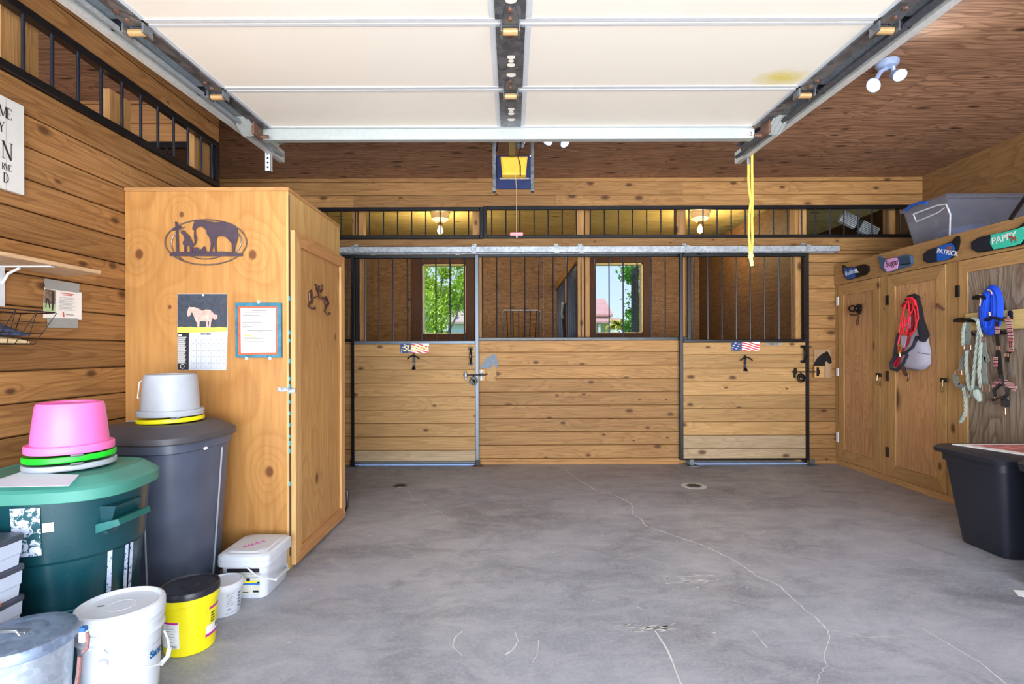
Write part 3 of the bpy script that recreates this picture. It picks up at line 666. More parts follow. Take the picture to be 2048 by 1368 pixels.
# ------------------------------------------------------------------ outside, seen through the windows
M_leaf = plain('leaf_green', (196, 226, 96), .6, var=.45, scale=1.5); M_leafd = plain('deep_leaf_green', (120, 170, 70), .6, var=.4, scale=2)
M_bark = plain('bark', (116, 100, 86), .9, var=.3, scale=6)
def crown(t, blobs, n, size, mat):
    m = MB()
    for _ in range(n):
        bx, by, bz, r = random.choice(blobs)
        d = Vector((random.gauss(0, 1), random.gauss(0, 1), random.gauss(0, 1))) * r * .62
        c = Vector((bx, by, bz)) + d; u = Vector((random.uniform(-1, 1), random.uniform(-1, 1), random.uniform(-1, 1))).normalized(); v = u.cross(Vector((random.random(), random.random(), 1))).normalized()
        s_ = size * random.uniform(.6, 1.4)
        m.add([c - u * s_, c - v * s_ * .45, c + u * s_, c + v * s_ * .45], [(0, 1, 2, 3)])
    m.build('foliage', mat, t, kind='stuff')
Yt = 22.0; k = Yt / F
tx = (880 - 1024) * k
t = thing('tree', 'tall leafy green tree seen through the left stall window', 'tree', (tx, Yt, -.3))
crown(t, [((px - 1024) * k, Yt + dy, CH + (702 - py) * k, r * k) for px, py, r, dy in ((860, 600, 26, 0), (900, 590, 26, .5), (925, 560, 16, 0), (860, 645, 22, .4), (850, 560, 13, 1), (890, 545, 11, 0), (930, 595, 16, 1), (880, 625, 18, 0), (955, 575, 26, 0), (820, 600, 34, 0), (845, 530, 14, 0), (915, 528, 8, 0), (870, 600, 24, 1), (895, 585, 20, 1), (905, 600, 16, 1.4), (858, 575, 16, 1), (872, 650, 16, 0))], 11000, .075, M_leaf)
m = MB(); m.tube([(tx, Yt, -.3), (tx + .1, Yt, 1.6), (tx - .1, Yt, 3.0), (tx + .2, Yt, 4.6)], [.1, .08, .05, .02], 10)
m.tube([(tx + .05, Yt, 1.4), (tx + .7, Yt, 2.6), (tx + 1.0, Yt, 3.8)], [.05, .035, .02], 8); m.tube([(tx, Yt, 1.8), (tx - .6, Yt + .2, 2.8), (tx - .9, Yt, 3.7)], [.05, .03, .02], 8); m.build('trunk', M_bark, t, smooth=True)
def house(px0, px1, pyr, pye, pyb, Y, wallm, roofm, label, extra=False):
    k = Y / F; x0, x1 = (px0 - 1024) * k, (px1 - 1024) * k; zr, ze, zb_ = CH + (702 - pyr) * k, CH + (702 - pye) * k, -.3
    t = thing('house', label, 'house', ((x0 + x1) / 2, Y, zb_))
    m = MB(); m.box(x0 + .2, x1 - .2, Y, Y + 5, zb_, ze); m.build('wall', wallm, t)
    m = MB(); m.prism([(x0, Y - .35, ze), (x0, Y - .35, ze + .12), (x0, Y + 2.5, zr + .05), (x0, Y + 5.3, ze + .12), (x0, Y + 5.3, ze)], (x1 - x0, 0, 0)); m.build('roof', roofm, t)
    return t, x0, x1, zr, ze
t, x0, x1, zr, ze = house(889, 985, 615, 648, 668, 30, plain('white_siding', (226, 230, 236), .7), plain('tan_shingles', (186, 168, 156), .9, var=.15, scale=3), 'white sided house with tan roof beyond the left stall window')
m = MB(); k = 30 / F; m.bbox((913 - 1024) * k, (919 - 1024) * k, 29.9, 30.6, CH + (702 - 622) * k, CH + (702 - 618) * k + .05); m.build('roof_vent', M_black, t)
m = MB()
for i in range(14): m.box(x0 + .2, x1 - .2, 29.975, 29.99, -.2 + i * .17, -.185 + i * .17)
m.build('siding_line', plain('siding_shadow', (190, 196, 206), .7), t, kind='stuff')
t, x0, x1, zr, ze = house(1120, 1224, 591, 634, 668, 32, plain('cream_render', (220, 206, 180), .7), plain('rose_shingles', (190, 146, 140), .9, var=.12, scale=3), 'house with rose coloured roof beyond the middle stall window')
k = 32 / F
m = MB(); m.prism([(x0, 29.5, CH + (702 - 651) * k), (x0, 29.5, CH + (702 - 648) * k), (x0, 31.9, CH + (702 - 637) * k), (x0, 31.9, CH + (702 - 640) * k)], (x1 - x0 + .4, 0, 0)); m.build('porch_roof', plain('rose_shingles', (190, 146, 140), .9), t)
for p in (1196, 1221): m = MB(); m.box((p - 1024) * k * .93, (p - 1024) * k * .93 + .12, 29.6, 29.72, -.3, CH + (702 - 650) * k * .95); m.build('porch_post', M_white, t)
m = MB(); m.box((1204 - 1024) * k, (1217 - 1024) * k, 31.93, 31.97, 1.6, 2.3); m.build('house_window', M_white, t)
m = MB(); m.box((1205.5 - 1024) * k, (1215.5 - 1024) * k, 31.9, 31.925, 1.7, 2.2); m.build('pane', plain('dark_pane', (60, 70, 74), .1), t)
Yp = 16.0; k = Yp / F; c = Vector(((1236 - 1024) * k, Yp, -.3))
t = thing('palm_tree', 'small yellow green palm seen through the middle stall window', 'palm', c)
m = MB(); m.tube([c, c + Vector((0, 0, 1.5))], .09, 8); m.build('trunk', M_bark, t)
m = MB(); tp = Vector((c.x, Yp, CH + (702 - 650) * k))
for i in range(54):
    a_ = i * 2.4; e = random.uniform(-.2, 1.2); L_ = random.uniform(.25, .42)
    d = Vector((math.cos(a_) * math.cos(e), math.sin(a_) * math.cos(e), math.sin(e)))
    for j in range(6):
        q0 = tp + d * L_ * (j / 6) - Vector((0, 0, .16 * (j / 6) ** 2)); q1 = tp + d * L_ * ((j + 1) / 6) - Vector((0, 0, .16 * ((j + 1) / 6) ** 2))
        for sgn in (-1, 1):
            n_ = d.cross(UZ).normalized() * sgn * .07 * (1.1 - j / 6)
            m.add([q0, q1, q1 + n_ * .9 - Vector((0, 0, .05)), q0 + n_ * .9 - Vector((0, 0, .04))], [(0, 1, 2, 3)])
m.build('fronds', plain('palm_green', (190, 184, 70), .6, var=.35, scale=8), t, kind='stuff')
Yt = 14.0; k = Yt / F
t = thing('tree', 'deep green tree at the right edge of the middle stall window', 'tree', ((1275 - 1024) * k, Yt, -.3))
crown(t, [((px - 1024) * k, Yt + random.uniform(-.3, .3), CH + (702 - py) * k, r * k) for px, py, r in ((1262, 538, 13), (1272, 550, 16), (1258, 556, 9), (1270, 640, 17), (1262, 655, 14), (1266, 625, 8), (1285, 600, 20))], 1800, .055, M_leafd)
m = MB(); q = (1283 - 1024) * k; m.tube([(q, Yt, -.3), (q - .05, Yt, 1.6), (q + .04, Yt, 3.4)], [.14, .1, .04], 8); m.build('trunk', M_bark, t, smooth=True)
# open shutter outside window 2
a = w2[1]; t = thing('window_shutter', 'dark louvred shutter standing open outside the middle stall window', 'shutter', (a, SB + .2, w2[2]))
m = MB(); s0, s1 = Vector((a - .03, SB + .15, 0)), Vector((a - .022, SB + .62, 0))
m.loft([[s0 + Vector((0, 0, w2[2])), s0 + Vector((0, 0, w2[3])), s0 + Vector((-.02, 0, w2[3])), s0 + Vector((-.02, 0, w2[2]))], [s1 + Vector((0, 0, w2[2] + .02)), s1 + Vector((0, 0, w2[3] - .02)), s1 + Vector((-.02, 0, w2[3] - .02)), s1 + Vector((-.02, 0, w2[2] + .02))]]); m.build('panel', plain('shutter_brown', (66, 58, 62), .7), t)
m = MB()
for i in range(24):
    z = w2[2] + .05 + i * .04; m.loft([[s0 + Vector((-.02, .03, z)), s0 + Vector((-.035, .03, z - .012)), s0 + Vector((-.02, .03, z - .014))], [s1 + Vector((-.02, -.03, z)), s1 + Vector((-.035, -.03, z - .012)), s1 + Vector((-.02, -.03, z - .014))]])
m.build('slats', plain('shutter_slat', (96, 84, 86), .6), t)
# ================================================================== garage door, tracks, opener, lamps
zd = lambda y: CH + 1.2195 + .0366 * y
SL = .0366
t = thing('garage_door', 'raised cream sectional garage door hanging open under the ceiling', 'garage door', (0, 1.6, zd(1.6)))
HW = 1.43
ys = [3.134, 2.631, 2.063, 1.53, 1.0, .47, -.05]
def slab(m, x0, x1, y0, y1, d0, d1):     # follows the slope of the open door, d = offsets above the door face
    m.add([(x0, y0, zd(y0) + d0), (x1, y0, zd(y0) + d0), (x1, y1, zd(y1) + d0), (x0, y1, zd(y1) + d0), (x0, y0, zd(y0) + d1), (x1, y0, zd(y0) + d1), (x1, y1, zd(y1) + d1), (x0, y1, zd(y1) + d1)],
          [(0, 1, 2, 3), (4, 7, 6, 5), (0, 4, 5, 1), (1, 5, 6, 2), (2, 6, 7, 3), (3, 7, 4, 0)])
M_stain = None
m_, nt_, b_ = newmat('cream_foam_stained'); g = G(nt_); tcx = g.n('TexCoord'); mp = g.n('Mapping'); mp.inputs['Location'].default_value = (-1.305, -.93, 0); g.l(tcx.outputs['Object'], mp.inputs['Vector'])
mp2 = g.n('Mapping'); mp2.inputs['Scale'].default_value = (7, 11, 0); g.l(mp.outputs[0], mp2.inputs['Vector'])
ln_ = g.n('VectorMath', operation='LENGTH'); g.l(mp2.outputs[0], ln_.inputs[0])
n_ = g.noise(tcx.outputs['Object'], 16, 6, .8, 1)
g.l(g.mix(g.math('MULTIPLY', g.math('SUBTRACT', g.math('MULTIPLY_ADD', n_, 1.6, .25), ln_.outputs['Value'], clamp=True), 1.2, clamp=True), srgb(247, 240, 226), srgb(232, 214, 120)), b_.inputs['Base Color']); b_.inputs['Roughness'].default_value = .6
for i in range(len(ys) - 1):
    a, b = ys[i + 1], ys[i]
    m = MB(); slab(m, -HW, HW, a + .006, b - .004, .0, .045)
    m.box if 0 else None
    sec = m.build('door_section', m_ if i == 1 else M_cream, t)
    m = MB(); slab(m, -HW, HW, b - .026, b - .004, -.004, 0); slab(m, -HW, HW, a + .006, a + .022, -.004, 0)
    slab(m, -.085, -.06, a + .02, b - .026, -.003, 0); slab(m, .055, .08, a + .02, b - .026, -.003, 0)
    for s_ in (-1, 1): slab(m, s_ * HW - .012, s_ * HW + .012, a + .02, b - .026, -.003, 0)
    m.build('section_rim', M_white, sec)
    m = MB(); w0, w1_ = .062, .052        # centre stile plate with holes showing the panel
    slab(m, -w0, w0 - .006, a + .024, b - .03, -.009, -.004)
    m.mi = 1
    L_ = b - a
    for s_, rr in ((.28, .022), (.44, .018), (.50, .013), (.56, .018)):
        y = b - L_ * (1 - s_); y = a + L_ * (1 - s_)
        m.add([(math.cos(q * PI / 8) * rr, y + math.sin(q * PI / 8) * rr, zd(y) - .0095) for q in range(16)], [tuple(range(16))])
    m.build('centre_stile', [M_galvd, M_cream], sec)
    for s_ in (-1, 1):
        m = MB(); slab(m, s_ * (HW + .008), s_ * (HW + .068), a + .02, b - .02, -.012, .03); m.build('end_stile', galv('scuffed_steel', (70, 74, 80), (150, 152, 156), 24, .4, .6), sec)
    # hinges at the joint nearest the far end of this section (far one has none)
    if i:
        for cx, wd in ((-.003, .045), (-(HW + .045), .05), (HW + .045, .05)):
            m = MB(); y = b; z = zd(y) - .014
            m.add([(cx - wd * .9, y - .0, z), (cx + wd * .9, y, z), (cx + wd * .35, y - .12, z - .002), (cx - wd * .35, y - .12, z - .002)], [(0, 1, 2, 3)])
            m.add([(cx - wd * .9, y + .02, z - .003), (cx + wd * .9, y + .02, z - .003), (cx + wd * .35, y + .1, z + .003), (cx - wd * .35, y + .1, z + .003)], [(0, 1, 2, 3)])
            m.bbox(cx - wd * .85, cx - wd * .7, y - .02, y + .04, z - .035, z + .004, .002); m.bbox(cx + wd * .7, cx + wd * .85, y - .02, y + .04, z - .035, z + .004, .002)
            hg = m.build('hinge', M_galvd, sec)
            m = MB(); m.tube([(cx - wd * .66, y + .012, z - .02), (cx + wd * .66, y + .012, z - .02)], .014, 10); m.build('hinge_pin', plain('yellow_steel', (182, 146, 98), .5, .2), sec, smooth=True)
            m = MB()
            for dy in (-.1, -.045, .06): m.tube([(cx, y + dy, z - .011), (cx, y + dy, z)], .009, 6)
            m.build('bolt', M_rust, sec)
            if abs(cx) > 1:
                sg = 1 if cx > 0 else -1
                m = MB(); m.tube([(cx + sg * .05, y + .01, z + .01), (cx + sg * .1, y + .01, z + .01)], .022, 14); m.build('roller', M_black, sec, smooth=True)
m = MB(); y = 3.134; z = zd(y)
m.bbox(-1.49, 1.45, y + .004, y + .05, z - .068, z, .003); m.build('end_strut', plain('pale_strut', (178, 184, 182), .5, .3, var=.06, scale=40), t)
m = MB(); m.bbox(1.37, 1.452, y + .002, y + .0038, z - .062, z - .012, .0005); m.build('strut_label', M_flagw, t)
lb = [c for c in t.children if c.name.startswith('strut_label')][0]
text(None, '12', 'label_digits', (1.405, y + .0015, z - .042), UX, UZ, .034, M_black, lb)
for s_ in (-1, 1):
    m = MB(); cx = s_ * 1.53; yy = 3.03; zz = zd(yy) - .02
    m.loft([[(cx - .045, yy - .07, zz + .01), (cx + .045, yy - .07, zz + .01), (cx + .045, yy - .07, zz + .016), (cx - .045, yy - .07, zz + .016)], [(cx - .045, yy + .05, zz - .045), (cx + .045, yy + .05, zz - .045), (cx + .045, yy + .05, zz - .038), (cx - .045, yy + .05, zz - .038)]])
    for q in (-.03, 0, .03): m.loft([[(cx + q - .003, yy - .07, zz + .006), (cx + q + .003, yy - .07, zz + .006), (cx + q + .003, yy - .07, zz + .012), (cx + q - .003, yy - .07, zz + .012)], [(cx + q - .003, yy + .05, zz - .05), (cx + q + .003, yy + .05, zz - .05), (cx + q + .003, yy + .05, zz - .044), (cx + q - .003, yy + .05, zz - .044)]])
    m.build('corner_bracket', plain('pale_strut', (178, 184, 182)), t)
    m = MB(); m.bbox(cx - s_ * .055, cx - s_ * .04, yy - .02, yy + .08, zz - .06, zz + .01, .002); m.tube([(cx - s_ * .04, yy + .06, zz - .045), (cx - s_ * .1, yy + .06, zz - .045)], .01, 6); m.build('bracket_pin', M_rust, t)
    m = MB(); m.tube([(cx + s_ * .0, yy + .0, zz + .02), (cx + s_ * .075, yy + .0, zz + .02)], .022, 14); m.build('roller', M_black, t, smooth=True)
# horizontal tracks
for s_, nm in ((-1, 'galvanized overhead door track on the left with rusty slots'), (1, 'galvanized overhead door track on the right')):
    t = thing('door_track', nm, 'track', (s_ * 1.6, 1.8, zd(1.8)))
    ye = 3.56 if s_ < 0 else 3.62
    xa_, xb_ = s_ * 1.525, s_ * 1.60
    def ext(m, prof, y0, y1):     # profile in (x, dz)
        m.loft([[(x, y0, zd(y0) + dz) for x, dz in prof], [(x, y1, zd(y1) + dz) for x, dz in prof]])
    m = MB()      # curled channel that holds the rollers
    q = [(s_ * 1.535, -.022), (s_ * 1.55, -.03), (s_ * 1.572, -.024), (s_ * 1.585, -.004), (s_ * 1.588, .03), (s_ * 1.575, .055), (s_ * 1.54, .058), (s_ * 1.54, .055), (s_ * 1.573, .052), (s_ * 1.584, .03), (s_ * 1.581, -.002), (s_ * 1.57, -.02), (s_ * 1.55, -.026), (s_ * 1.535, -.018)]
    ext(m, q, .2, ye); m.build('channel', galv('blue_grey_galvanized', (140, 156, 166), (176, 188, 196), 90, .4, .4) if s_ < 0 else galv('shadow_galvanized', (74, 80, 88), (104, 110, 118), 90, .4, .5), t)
    m = MB(); ext(m, [(s_ * 1.59, -.028), (s_ * 1.628, -.028), (s_ * 1.628, -.024), (s_ * 1.594, -.024), (s_ * 1.594, .05), (s_ * 1.59, .05)], .2, ye + .12); m.build('angle_iron', galv('pale_angle_steel', (190, 194, 192), (222, 224, 220), 160, .5, .2), t)
    for yk in (1.9, 1.96, 2.02, 2.3, 2.36, 2.75, 2.82, 3.1):
        m = MB(); m.bbox(s_ * 1.587 - .002, s_ * 1.587 + .002, yk, yk + .022, zd(yk) + .0, zd(yk) + .022, .0005); m.build('slot', M_rust, t)
# perforated hanger strap
t = thing('perforated_strap', 'short white perforated hanger strap at the end of left overhead track', 'strap', (-1.63, 3.53, 2.5))
a = P(530, 275, 3.5); b = P(541, 341, 3.5)
m = MB(); m.bbox(a.x, b.x, 3.5, 3.504, b.z, CZ, .0005); m.bbox(b.x - .003, b.x, 3.5, 3.53, b.z, CZ, .0005); m.build('strip', M_white, t)
m = MB()
for i in range(9): m.add([((a.x + b.x) / 2 + math.cos(q * PI / 6) * .0065, 3.4985, b.z + .022 + i * .03 + math.sin(q * PI / 6) * .0065) for q in range(12)], [tuple(range(12))])
m.build('holes', M_dark, t)
t = thing('perforated_strap', 'perforated hanger strap with orange tie at the end of right overhead track', 'strap', (1.63, 3.6, 2.5))
a = P(1494, 275, 3.6); b = P(1500, 325, 3.6); m = MB(); m.bbox(a.x, b.x, 3.6, 3.604, b.z, CZ, .0005); m.build('strip', M_galvd, t)
m = MB(); m.tube([P(1488, 296, 3.58), P(1494, 301, 3.57), P(1499, 309, 3.57), P(1502, 311, 3.58)], [.006, .012, .011, .005], 8); m.build('orange_tie', plain('orange_plastic', (232, 112, 60), .5), t, smooth=True)
# yellow rope
M_rope = plain('yellow_rope', (238, 206, 96), .8, var=.25, scale=120, bump=.6)
c = P(1502, 300, 3.58); t = thing('rope', 'knotted yellow rope hanging from the right overhead track', 'rope', c)
def ropetube(m, pix, Y, r, wob=0, n=8):
    pts = [P(x, y, Y) for x, y in pix]; out_ = []
    for i in range(len(pts) - 1):
        for k in range(4): out_.append(pts[i].lerp(pts[i + 1], k / 4))
    out_.append(pts[-1]); m.tube(out_, r, n)
m = MB(); ropetube(m, [(1504, 296), (1504, 340), (1505, 400), (1504, 440), (1505, 480), (1503, 508)], 3.58, .0085); ropetube(m, [(1497, 330), (1497, 360), (1499, 385), (1502, 402), (1498, 430), (1498, 470), (1500, 506)], 3.565, .0085); m.build('strands', M_rope, t, smooth=True)
m = MB(); m.tube([P(1499, 505, 3.57), P(1503, 509, 3.55), P(1505, 513, 3.57), P(1500, 516, 3.56), P(1499, 510, 3.55)], .012, 8); m.tube([P(1501, 512, 3.57), P(1504, 532, 3.57)], [.014, .011], 8); m.build('knot', plain('pale_rope_end', (240, 222, 160), .8, var=.2, scale=100), t, smooth=True)
m = MB(); m.tube([P(1497, 318, 3.57), P(1497, 334, 3.565)], .008, 8); m.build('metal_eye', M_galv, t)
# opener with yellow lens
Yo = 3.9; k = Yo / F
t = thing('garage_door_opener', 'navy garage door opener with yellow lens hanging from the ceiling', 'door opener', (.02, Yo, 2.34))
m = MB(); m.bbox(-.112, .145, Yo, Yo + .02, 2.345, 2.425, .004); m.bbox(-.112, .145, Yo + .02, Yo + .24, 2.425, 2.60, .006); hb = m.build('housing', plain('navy_plastic', (22, 38, 84), .35), t)
m = MB()
x0_, x1_ = (1001 - 1024) * k, (1057 - 1024) * k; z0_, z1_ = CH + (702 - 356) * k, CH + (702 - 312) * k
m.loft([[(x0_ + .014, Yo + .05, z0_), (x1_ - .014, Yo + .05, z0_), (x1_, Yo + .05, z1_), (x0_, Yo + .05, z1_)], [(x0_ + .018, Yo - .035, z0_ + .012), (x1_ - .018, Yo - .035, z0_ + .012), (x1_ - .006, Yo - .02, z1_ - .012), (x0_ + .006, Yo - .02, z1_ - .012)], [(x0_ + .03, Yo - .042, z0_ + .024), (x1_ - .03, Yo - .042, z0_ + .024), (x1_ - .018, Yo - .03, z1_ - .025), (x0_ + .018, Yo - .03, z1_ - .025)]])
m.build('lens', plain('yellow_lens', (246, 198, 72), .35, var=.06), t, smooth=20)
m = MB(); m.bbox(x0_ - .004, x1_ + .008, Yo - .01, Yo + .05, z0_ - .012, z0_ - .002, .002); m.build('dusty_ledge', plain('dust', (150, 140, 128), .9, var=.4, scale=80), t)
for x in (-.128, .155):
    m = MB(); m.bbox(x - .012, x + .012, Yo - .01, Yo - .004, 2.32, CZ, .001); m.bbox(x - .012, x + .012, Yo - .01, Yo + .03, 2.32, 2.326, .001); m.build('hanger_strap', M_galvd, t)
m = MB(); m.bbox(-.02, .03, 1.0, Yo + .1, zd(3.1) + .1, zd(3.1) + .13, .004); m.build('rail', M_black, t)
m = MB(); m.tube([(.005, 3.16, zd(3.1) - .01), (.012, 3.3, zd(3.1) + .0), (.02, 3.6, 2.6)], .009, 6); m.tube([(-.02, 3.6, 2.62), (.035, 3.6, 2.60), (.05, 3.65, 2.55)], .01, 6); m.build('arm', M_galvd, t)
m = MB(); m.tube([(.06, 3.75, 2.66), (.07, 3.8, 2.62), (.05, Yo - .05, 2.56), (.065, Yo - .05, 2.5), (.065, Yo - .05, 2.42)], .004, 6); m.build('cable', M_black, t, smooth=True); m = MB(); m.tube([(-.11, Yo, 2.62), (-.1, Yo - .02, 2.68), (-.105, Yo - .02, 2.8)], .006, 6); m.build('cable', M_black, t)
m = MB(); m.tube([(.07, 3.62, 2.64), (.09, 3.64, 2.6), (.07, 3.66, 2.56)], .012, 6); m.bbox(.03, .06, 3.6, 3.66, 2.57, 2.66, .004); m.build('trolley', M_galvd, t)
c = P(1033, 378, 3.8); t = thing('pull_cord', 'thin release cord with pink handle below the door opener', 'cord', P(1033, 470, 3.8))
m = MB(); m.tube([P(1030, 318, 3.8), P(1031, 350, 3.8), P(1033, 380, 3.8), P(1033, 464, 3.8)], .0018, 6); m.build('cord', plain('tan_cord', (206, 170, 130), .7), t)
h = P(1033, 468.5, 3.8); m = MB(); m.bbox(h.x - .048, h.x + .048, 3.788, 3.812, h.z - .012, h.z + .012, .006); m.build('handle', plain('faded_pink', (244, 142, 150), .5), t)
m = MB(); m.tube([h + Vector((0, 0, -.012)), h + Vector((.004, 0, -.026))], .005, 6); m.build('cord_end', plain('pale_rope_end', (240, 222, 160), .8), t)
# twin-head security lights
M_led = plain('white_led', (235, 242, 255), .3, emit=22)
M_bluew = plain('white_lamp_plastic', (150, 166, 200), .35)
def flood(px, py, Y, heads, label, e):
    k = Y / F; c = Vector(((px - 1024) * k, Y, CZ)); t = thing('security_light', label, 'lamp', c)
    m = MB(); m.lathe([(.062, 0), (.062, -.018), (.05, -.035), (.02, -.045)], c, 28); m.build('base', M_bluew, t, smooth=30)
    for (hx, hy, tx_, ty) in heads:
        hc = P(hx, hy, Y - .05); d = Vector((tx_, ty, -1.0)).normalized(); u = d.cross(Vector((0, 1, .2))).normalized(); v = d.cross(u)
        m = MB(); m.tube([c + Vector((0, 0, -.035)), (c + hc) / 2 + Vector((0, 0, .01)), hc - d * .045], .013, 8)
        ring = lambda q, s_: [hc + d * q + (u * math.cos(a * PI / 8) * 1.25 + v * math.sin(a * PI / 8)) * s_ for a in range(16)]
        m.loft([ring(-.05, .018), ring(-.03, .03), ring(.01, .034)]); hd = m.build('lamp_head', M_bluew, t, smooth=30)
        m = MB(); m.loft([ring(.0105, .027), ring(.016, .024)]); m.build('led_panel', M_led, hd)
        l = light('SPOT', 'led_light', hc + d * .03, e, (.86, .93, 1), shadow_soft_size=.03, spot_size=2.7, spot_blend=.9)
        l.rotation_euler = d.to_track_quat('-Z', 'Y').to_euler()
flood(1112, 276, 4.15, [(1096, 281, -.5, -1.6), (1129, 285, .7, -1.3)], 'white twin-head security light right of the door opener', 40)
flood(1776, 148, 3.18, [(1747, 170, -.9, -1.2), (1798, 150, .1, -1.5)], 'white twin-head security light near the right wall, both heads lit', 40)
# ================================================================== left side
def Lp(px, py, off=0.0): return PX(px, py, LX + off)
CY = F * 2.02 / 774          # front face of the cupboard
def Cp(px, py, off=0.0): return P(px, py, CY - off)
# barred transom in the left partition
zb, zt = CH + .5675 * 2.02 - .022, CH + .6996 * 2.02 + .022
y0, y1 = 1.0, F * 2.02 / (1024 - 437)
t = thing('transom_grille', 'black barred transom grille high in the left board partition', 'grille', (LX, (y0 + y1) / 2, zb))
m = MB(); m.bbox(LX - .03, LX + .015, y0, y1, zb, zb + .038); m.bbox(LX - .03, LX + .015, y0, y1, zt - .038, zt); m.bbox(LX - .03, LX + .015, y1 - .04, y1, zb + .038, zt - .038); m.build('frame', M_black, t)
for p in (-40, 48, 106, 158, 204, 245.6, 283, 317, 348.5, 377, 403.5, 425):
    y = F * 2.02 / (1024 - p); m = MB(); m.tube([(LX, y, zb + .02), (LX, y, zt - .02)], .0075, 8); m.build('bar', M_blackbar, t, smooth=True)
# transom bar of the cross wall behind
t = thing('transom_grille', 'black barred transom in the cross wall behind the left partition', 'grille', (-3, LE, zb))
m = MB(); m.bbox(-4.4, LX - .05, LE - .02, LE + .012, zt - .03, zt + .012); m.bbox(-4.4, LX - .05, LE - .02, LE + .012, zb - .01, zb + .03); m.build('frame', M_black, t)
for i in range(16): m = MB(); x = -4.35 + i * .141; m.tube([(x, LE - .005, zb + .02), (x, LE - .005, zt)], .0075, 8); m.build('bar', M_blackbar, t, smooth=True)
# white sign
t = thing('wall_sign', 'white painted board sign with black serif letters cut by the left edge of the photo', 'sign', Lp(20, 390))
y1 = F * 2.02 / (1024 - 40.5); zt_ = Lp(41.5, 214).z; zb_ = Lp(39.5, 391).z; y0 = y1 - .24
m = MB(); m.bbox(LX + .002, LX + .02, y0, y1, zb_, zt_, .002); m.build('board', plain('white_sign_paint', (206, 206, 202), .6, var=.03), t)
m = MB(); m.box(LX + .0202, LX + .0206, F * 2.02 / (1024 - 2.5), F * 2.02 / (1024 - 3.5), zb_, zt_); m.build('board_seam', plain('seam_grey', (170, 166, 160), .7), t)
fonts = [('ME', 24, 231, 24), ('Y', 9, 255, 24), ('N', 25, 306, 37), ('RVE', 23, 338, 14), ('D', 18, 358, 22)]
GL = {'M': ([(0, 0, 0, 1, .05), (0, 1, .45, .05, .15), (.45, .05, .85, 1, .06), (.88, 0, .88, 1, .15)], [(0, 0), (.88, 0), (0, 1), (.88, 1)], 1.0),
      'E': ([(.12, 0, .12, 1, .15), (.1, .975, .6, .975, .06), (.1, .5, .42, .5, .06), (.1, .025, .62, .025, .06), (.6, .8, .6, 1, .05), (.62, 0, .62, .22, .05)], [(.12, 0), (.12, 1)], .72),
      'Y': ([(.4, 0, .4, .45, .15), (.4, .42, .05, 1, .15), (.42, .42, .78, 1, .06)], [(.4, 0), (.06, 1), (.78, 1)], .85),
      'N': ([(.08, 0, .08, 1, .06), (.08, 1, .8, 0, .17), (.82, 0, .82, 1, .06)], [(.08, 0), (.06, 1), (.82, 1)], .95),
      'R': ([(.12, 0, .12, 1, .15), (.12, .97, .4, .97, .06), (.12, .5, .4, .5, .06), (.4, .97, .58, .85, .1), (.58, .87, .58, .62, .13), (.58, .64, .4, .5, .1), (.34, .5, .68, 0, .14)], [(.12, 0), (.12, 1), (.7, 0)], .8),
      'V': ([(.05, 1, .4, 0, .15), (.4, 0, .74, 1, .06)], [(.05, 1), (.74, 1)], .8),
      'D': ([(.12, 0, .12, 1, .15), (.1, .97, .45, .97, .06), (.1, .03, .45, .03, .06), (.42, .97, .68, .8, .1), (.68, .83, .74, .5, .14), (.74, .5, .68, .17, .14), (.68, .2, .42, .03, .1)], [(.12, 0), (.12, 1)], .86)}
inkm = plain('plum_black_ink', (36, 24, 34), .6, var=.02)
for s_, px, py, hpx in fonts:
    p = Lp(px, py, .0205); k = hpx * p.y / F; h_ = k * .9; u0 = p.y
    for ch in reversed(s_):
        st, sf, adv = GL[ch]; wd_ = adv * h_ * .68; u0 -= wd_; m = MB()
        for a_, b_, c_, d_, ww_ in st:
            q0 = Vector((0, u0 + a_ * h_ * .68, p.z + (b_ - .5) * h_)); q1 = Vector((0, u0 + c_ * h_ * .68, p.z + (d_ - .5) * h_)); dd = (q1 - q0).normalized(); nn_ = Vector((0, -dd.z, dd.y)) * ww_ * h_ * .36
            m.prism([(p.x, v.y, v.z) for v in (q0 - nn_, q1 - nn_, q1 + nn_, q0 + nn_)], (.0006, 0, 0))
        for a_, b_ in sf:
            uu, zz_ = u0 + a_ * h_ * .68, p.z + (b_ - .5) * h_; m.box(p.x, p.x + .0007, uu - .1 * h_, uu + .1 * h_, zz_ - .012 * h_, zz_ + .02 * h_)
        m.build('letter_' + ch.lower(), inkm, t)
for s_, px, py, hpx in []:
    p = Lp(px, py, .022); k = hpx * p.y / F
    text(None, s_, 'letters', p, (0, 1, 0), UZ, k * 1.35, plain('plum_black_ink', (36, 24, 34), .6, var=.02), t, align='RIGHT', bold=.001)
# shelf and bracket
t = thing('wall_shelf', 'narrow wooden wall shelf on a white bracket at the left edge', 'shelf', Lp(60, 545))
ye = F * 2.02 / (1024 - 201); z = CH + .342
yb_ = 1.55
M_shelf = wood('bare_shelf_wood', 1, (222, 186, 146), (196, 156, 114), (160, 120, 84), knots=.1, tint=.03)
m = MB(); m.prism([(LX + .002, 2.36, z), (LX + .002, 1.2, z), (-1.80, 1.2, z), (-1.80, 2.30, z)][::-1], (0, 0, .015)); m.build('board', M_shelf, t)
m = MB(); yk = 2.085; m.bbox(LX + .002, LX + .006, yk - .026, yk + .002, z - .16, z, .001); m.bbox(LX + .002, -1.815, yk - .02, yk, z - .005, z - .0005, .001)
m.tube([(LX + .006, yk - .01, z - .07), (LX + .03, yk - .01, z - .03), (LX + .075, yk - .01, z - .008)], .005, 8); m.build('bracket', M_white, t, smooth=30)
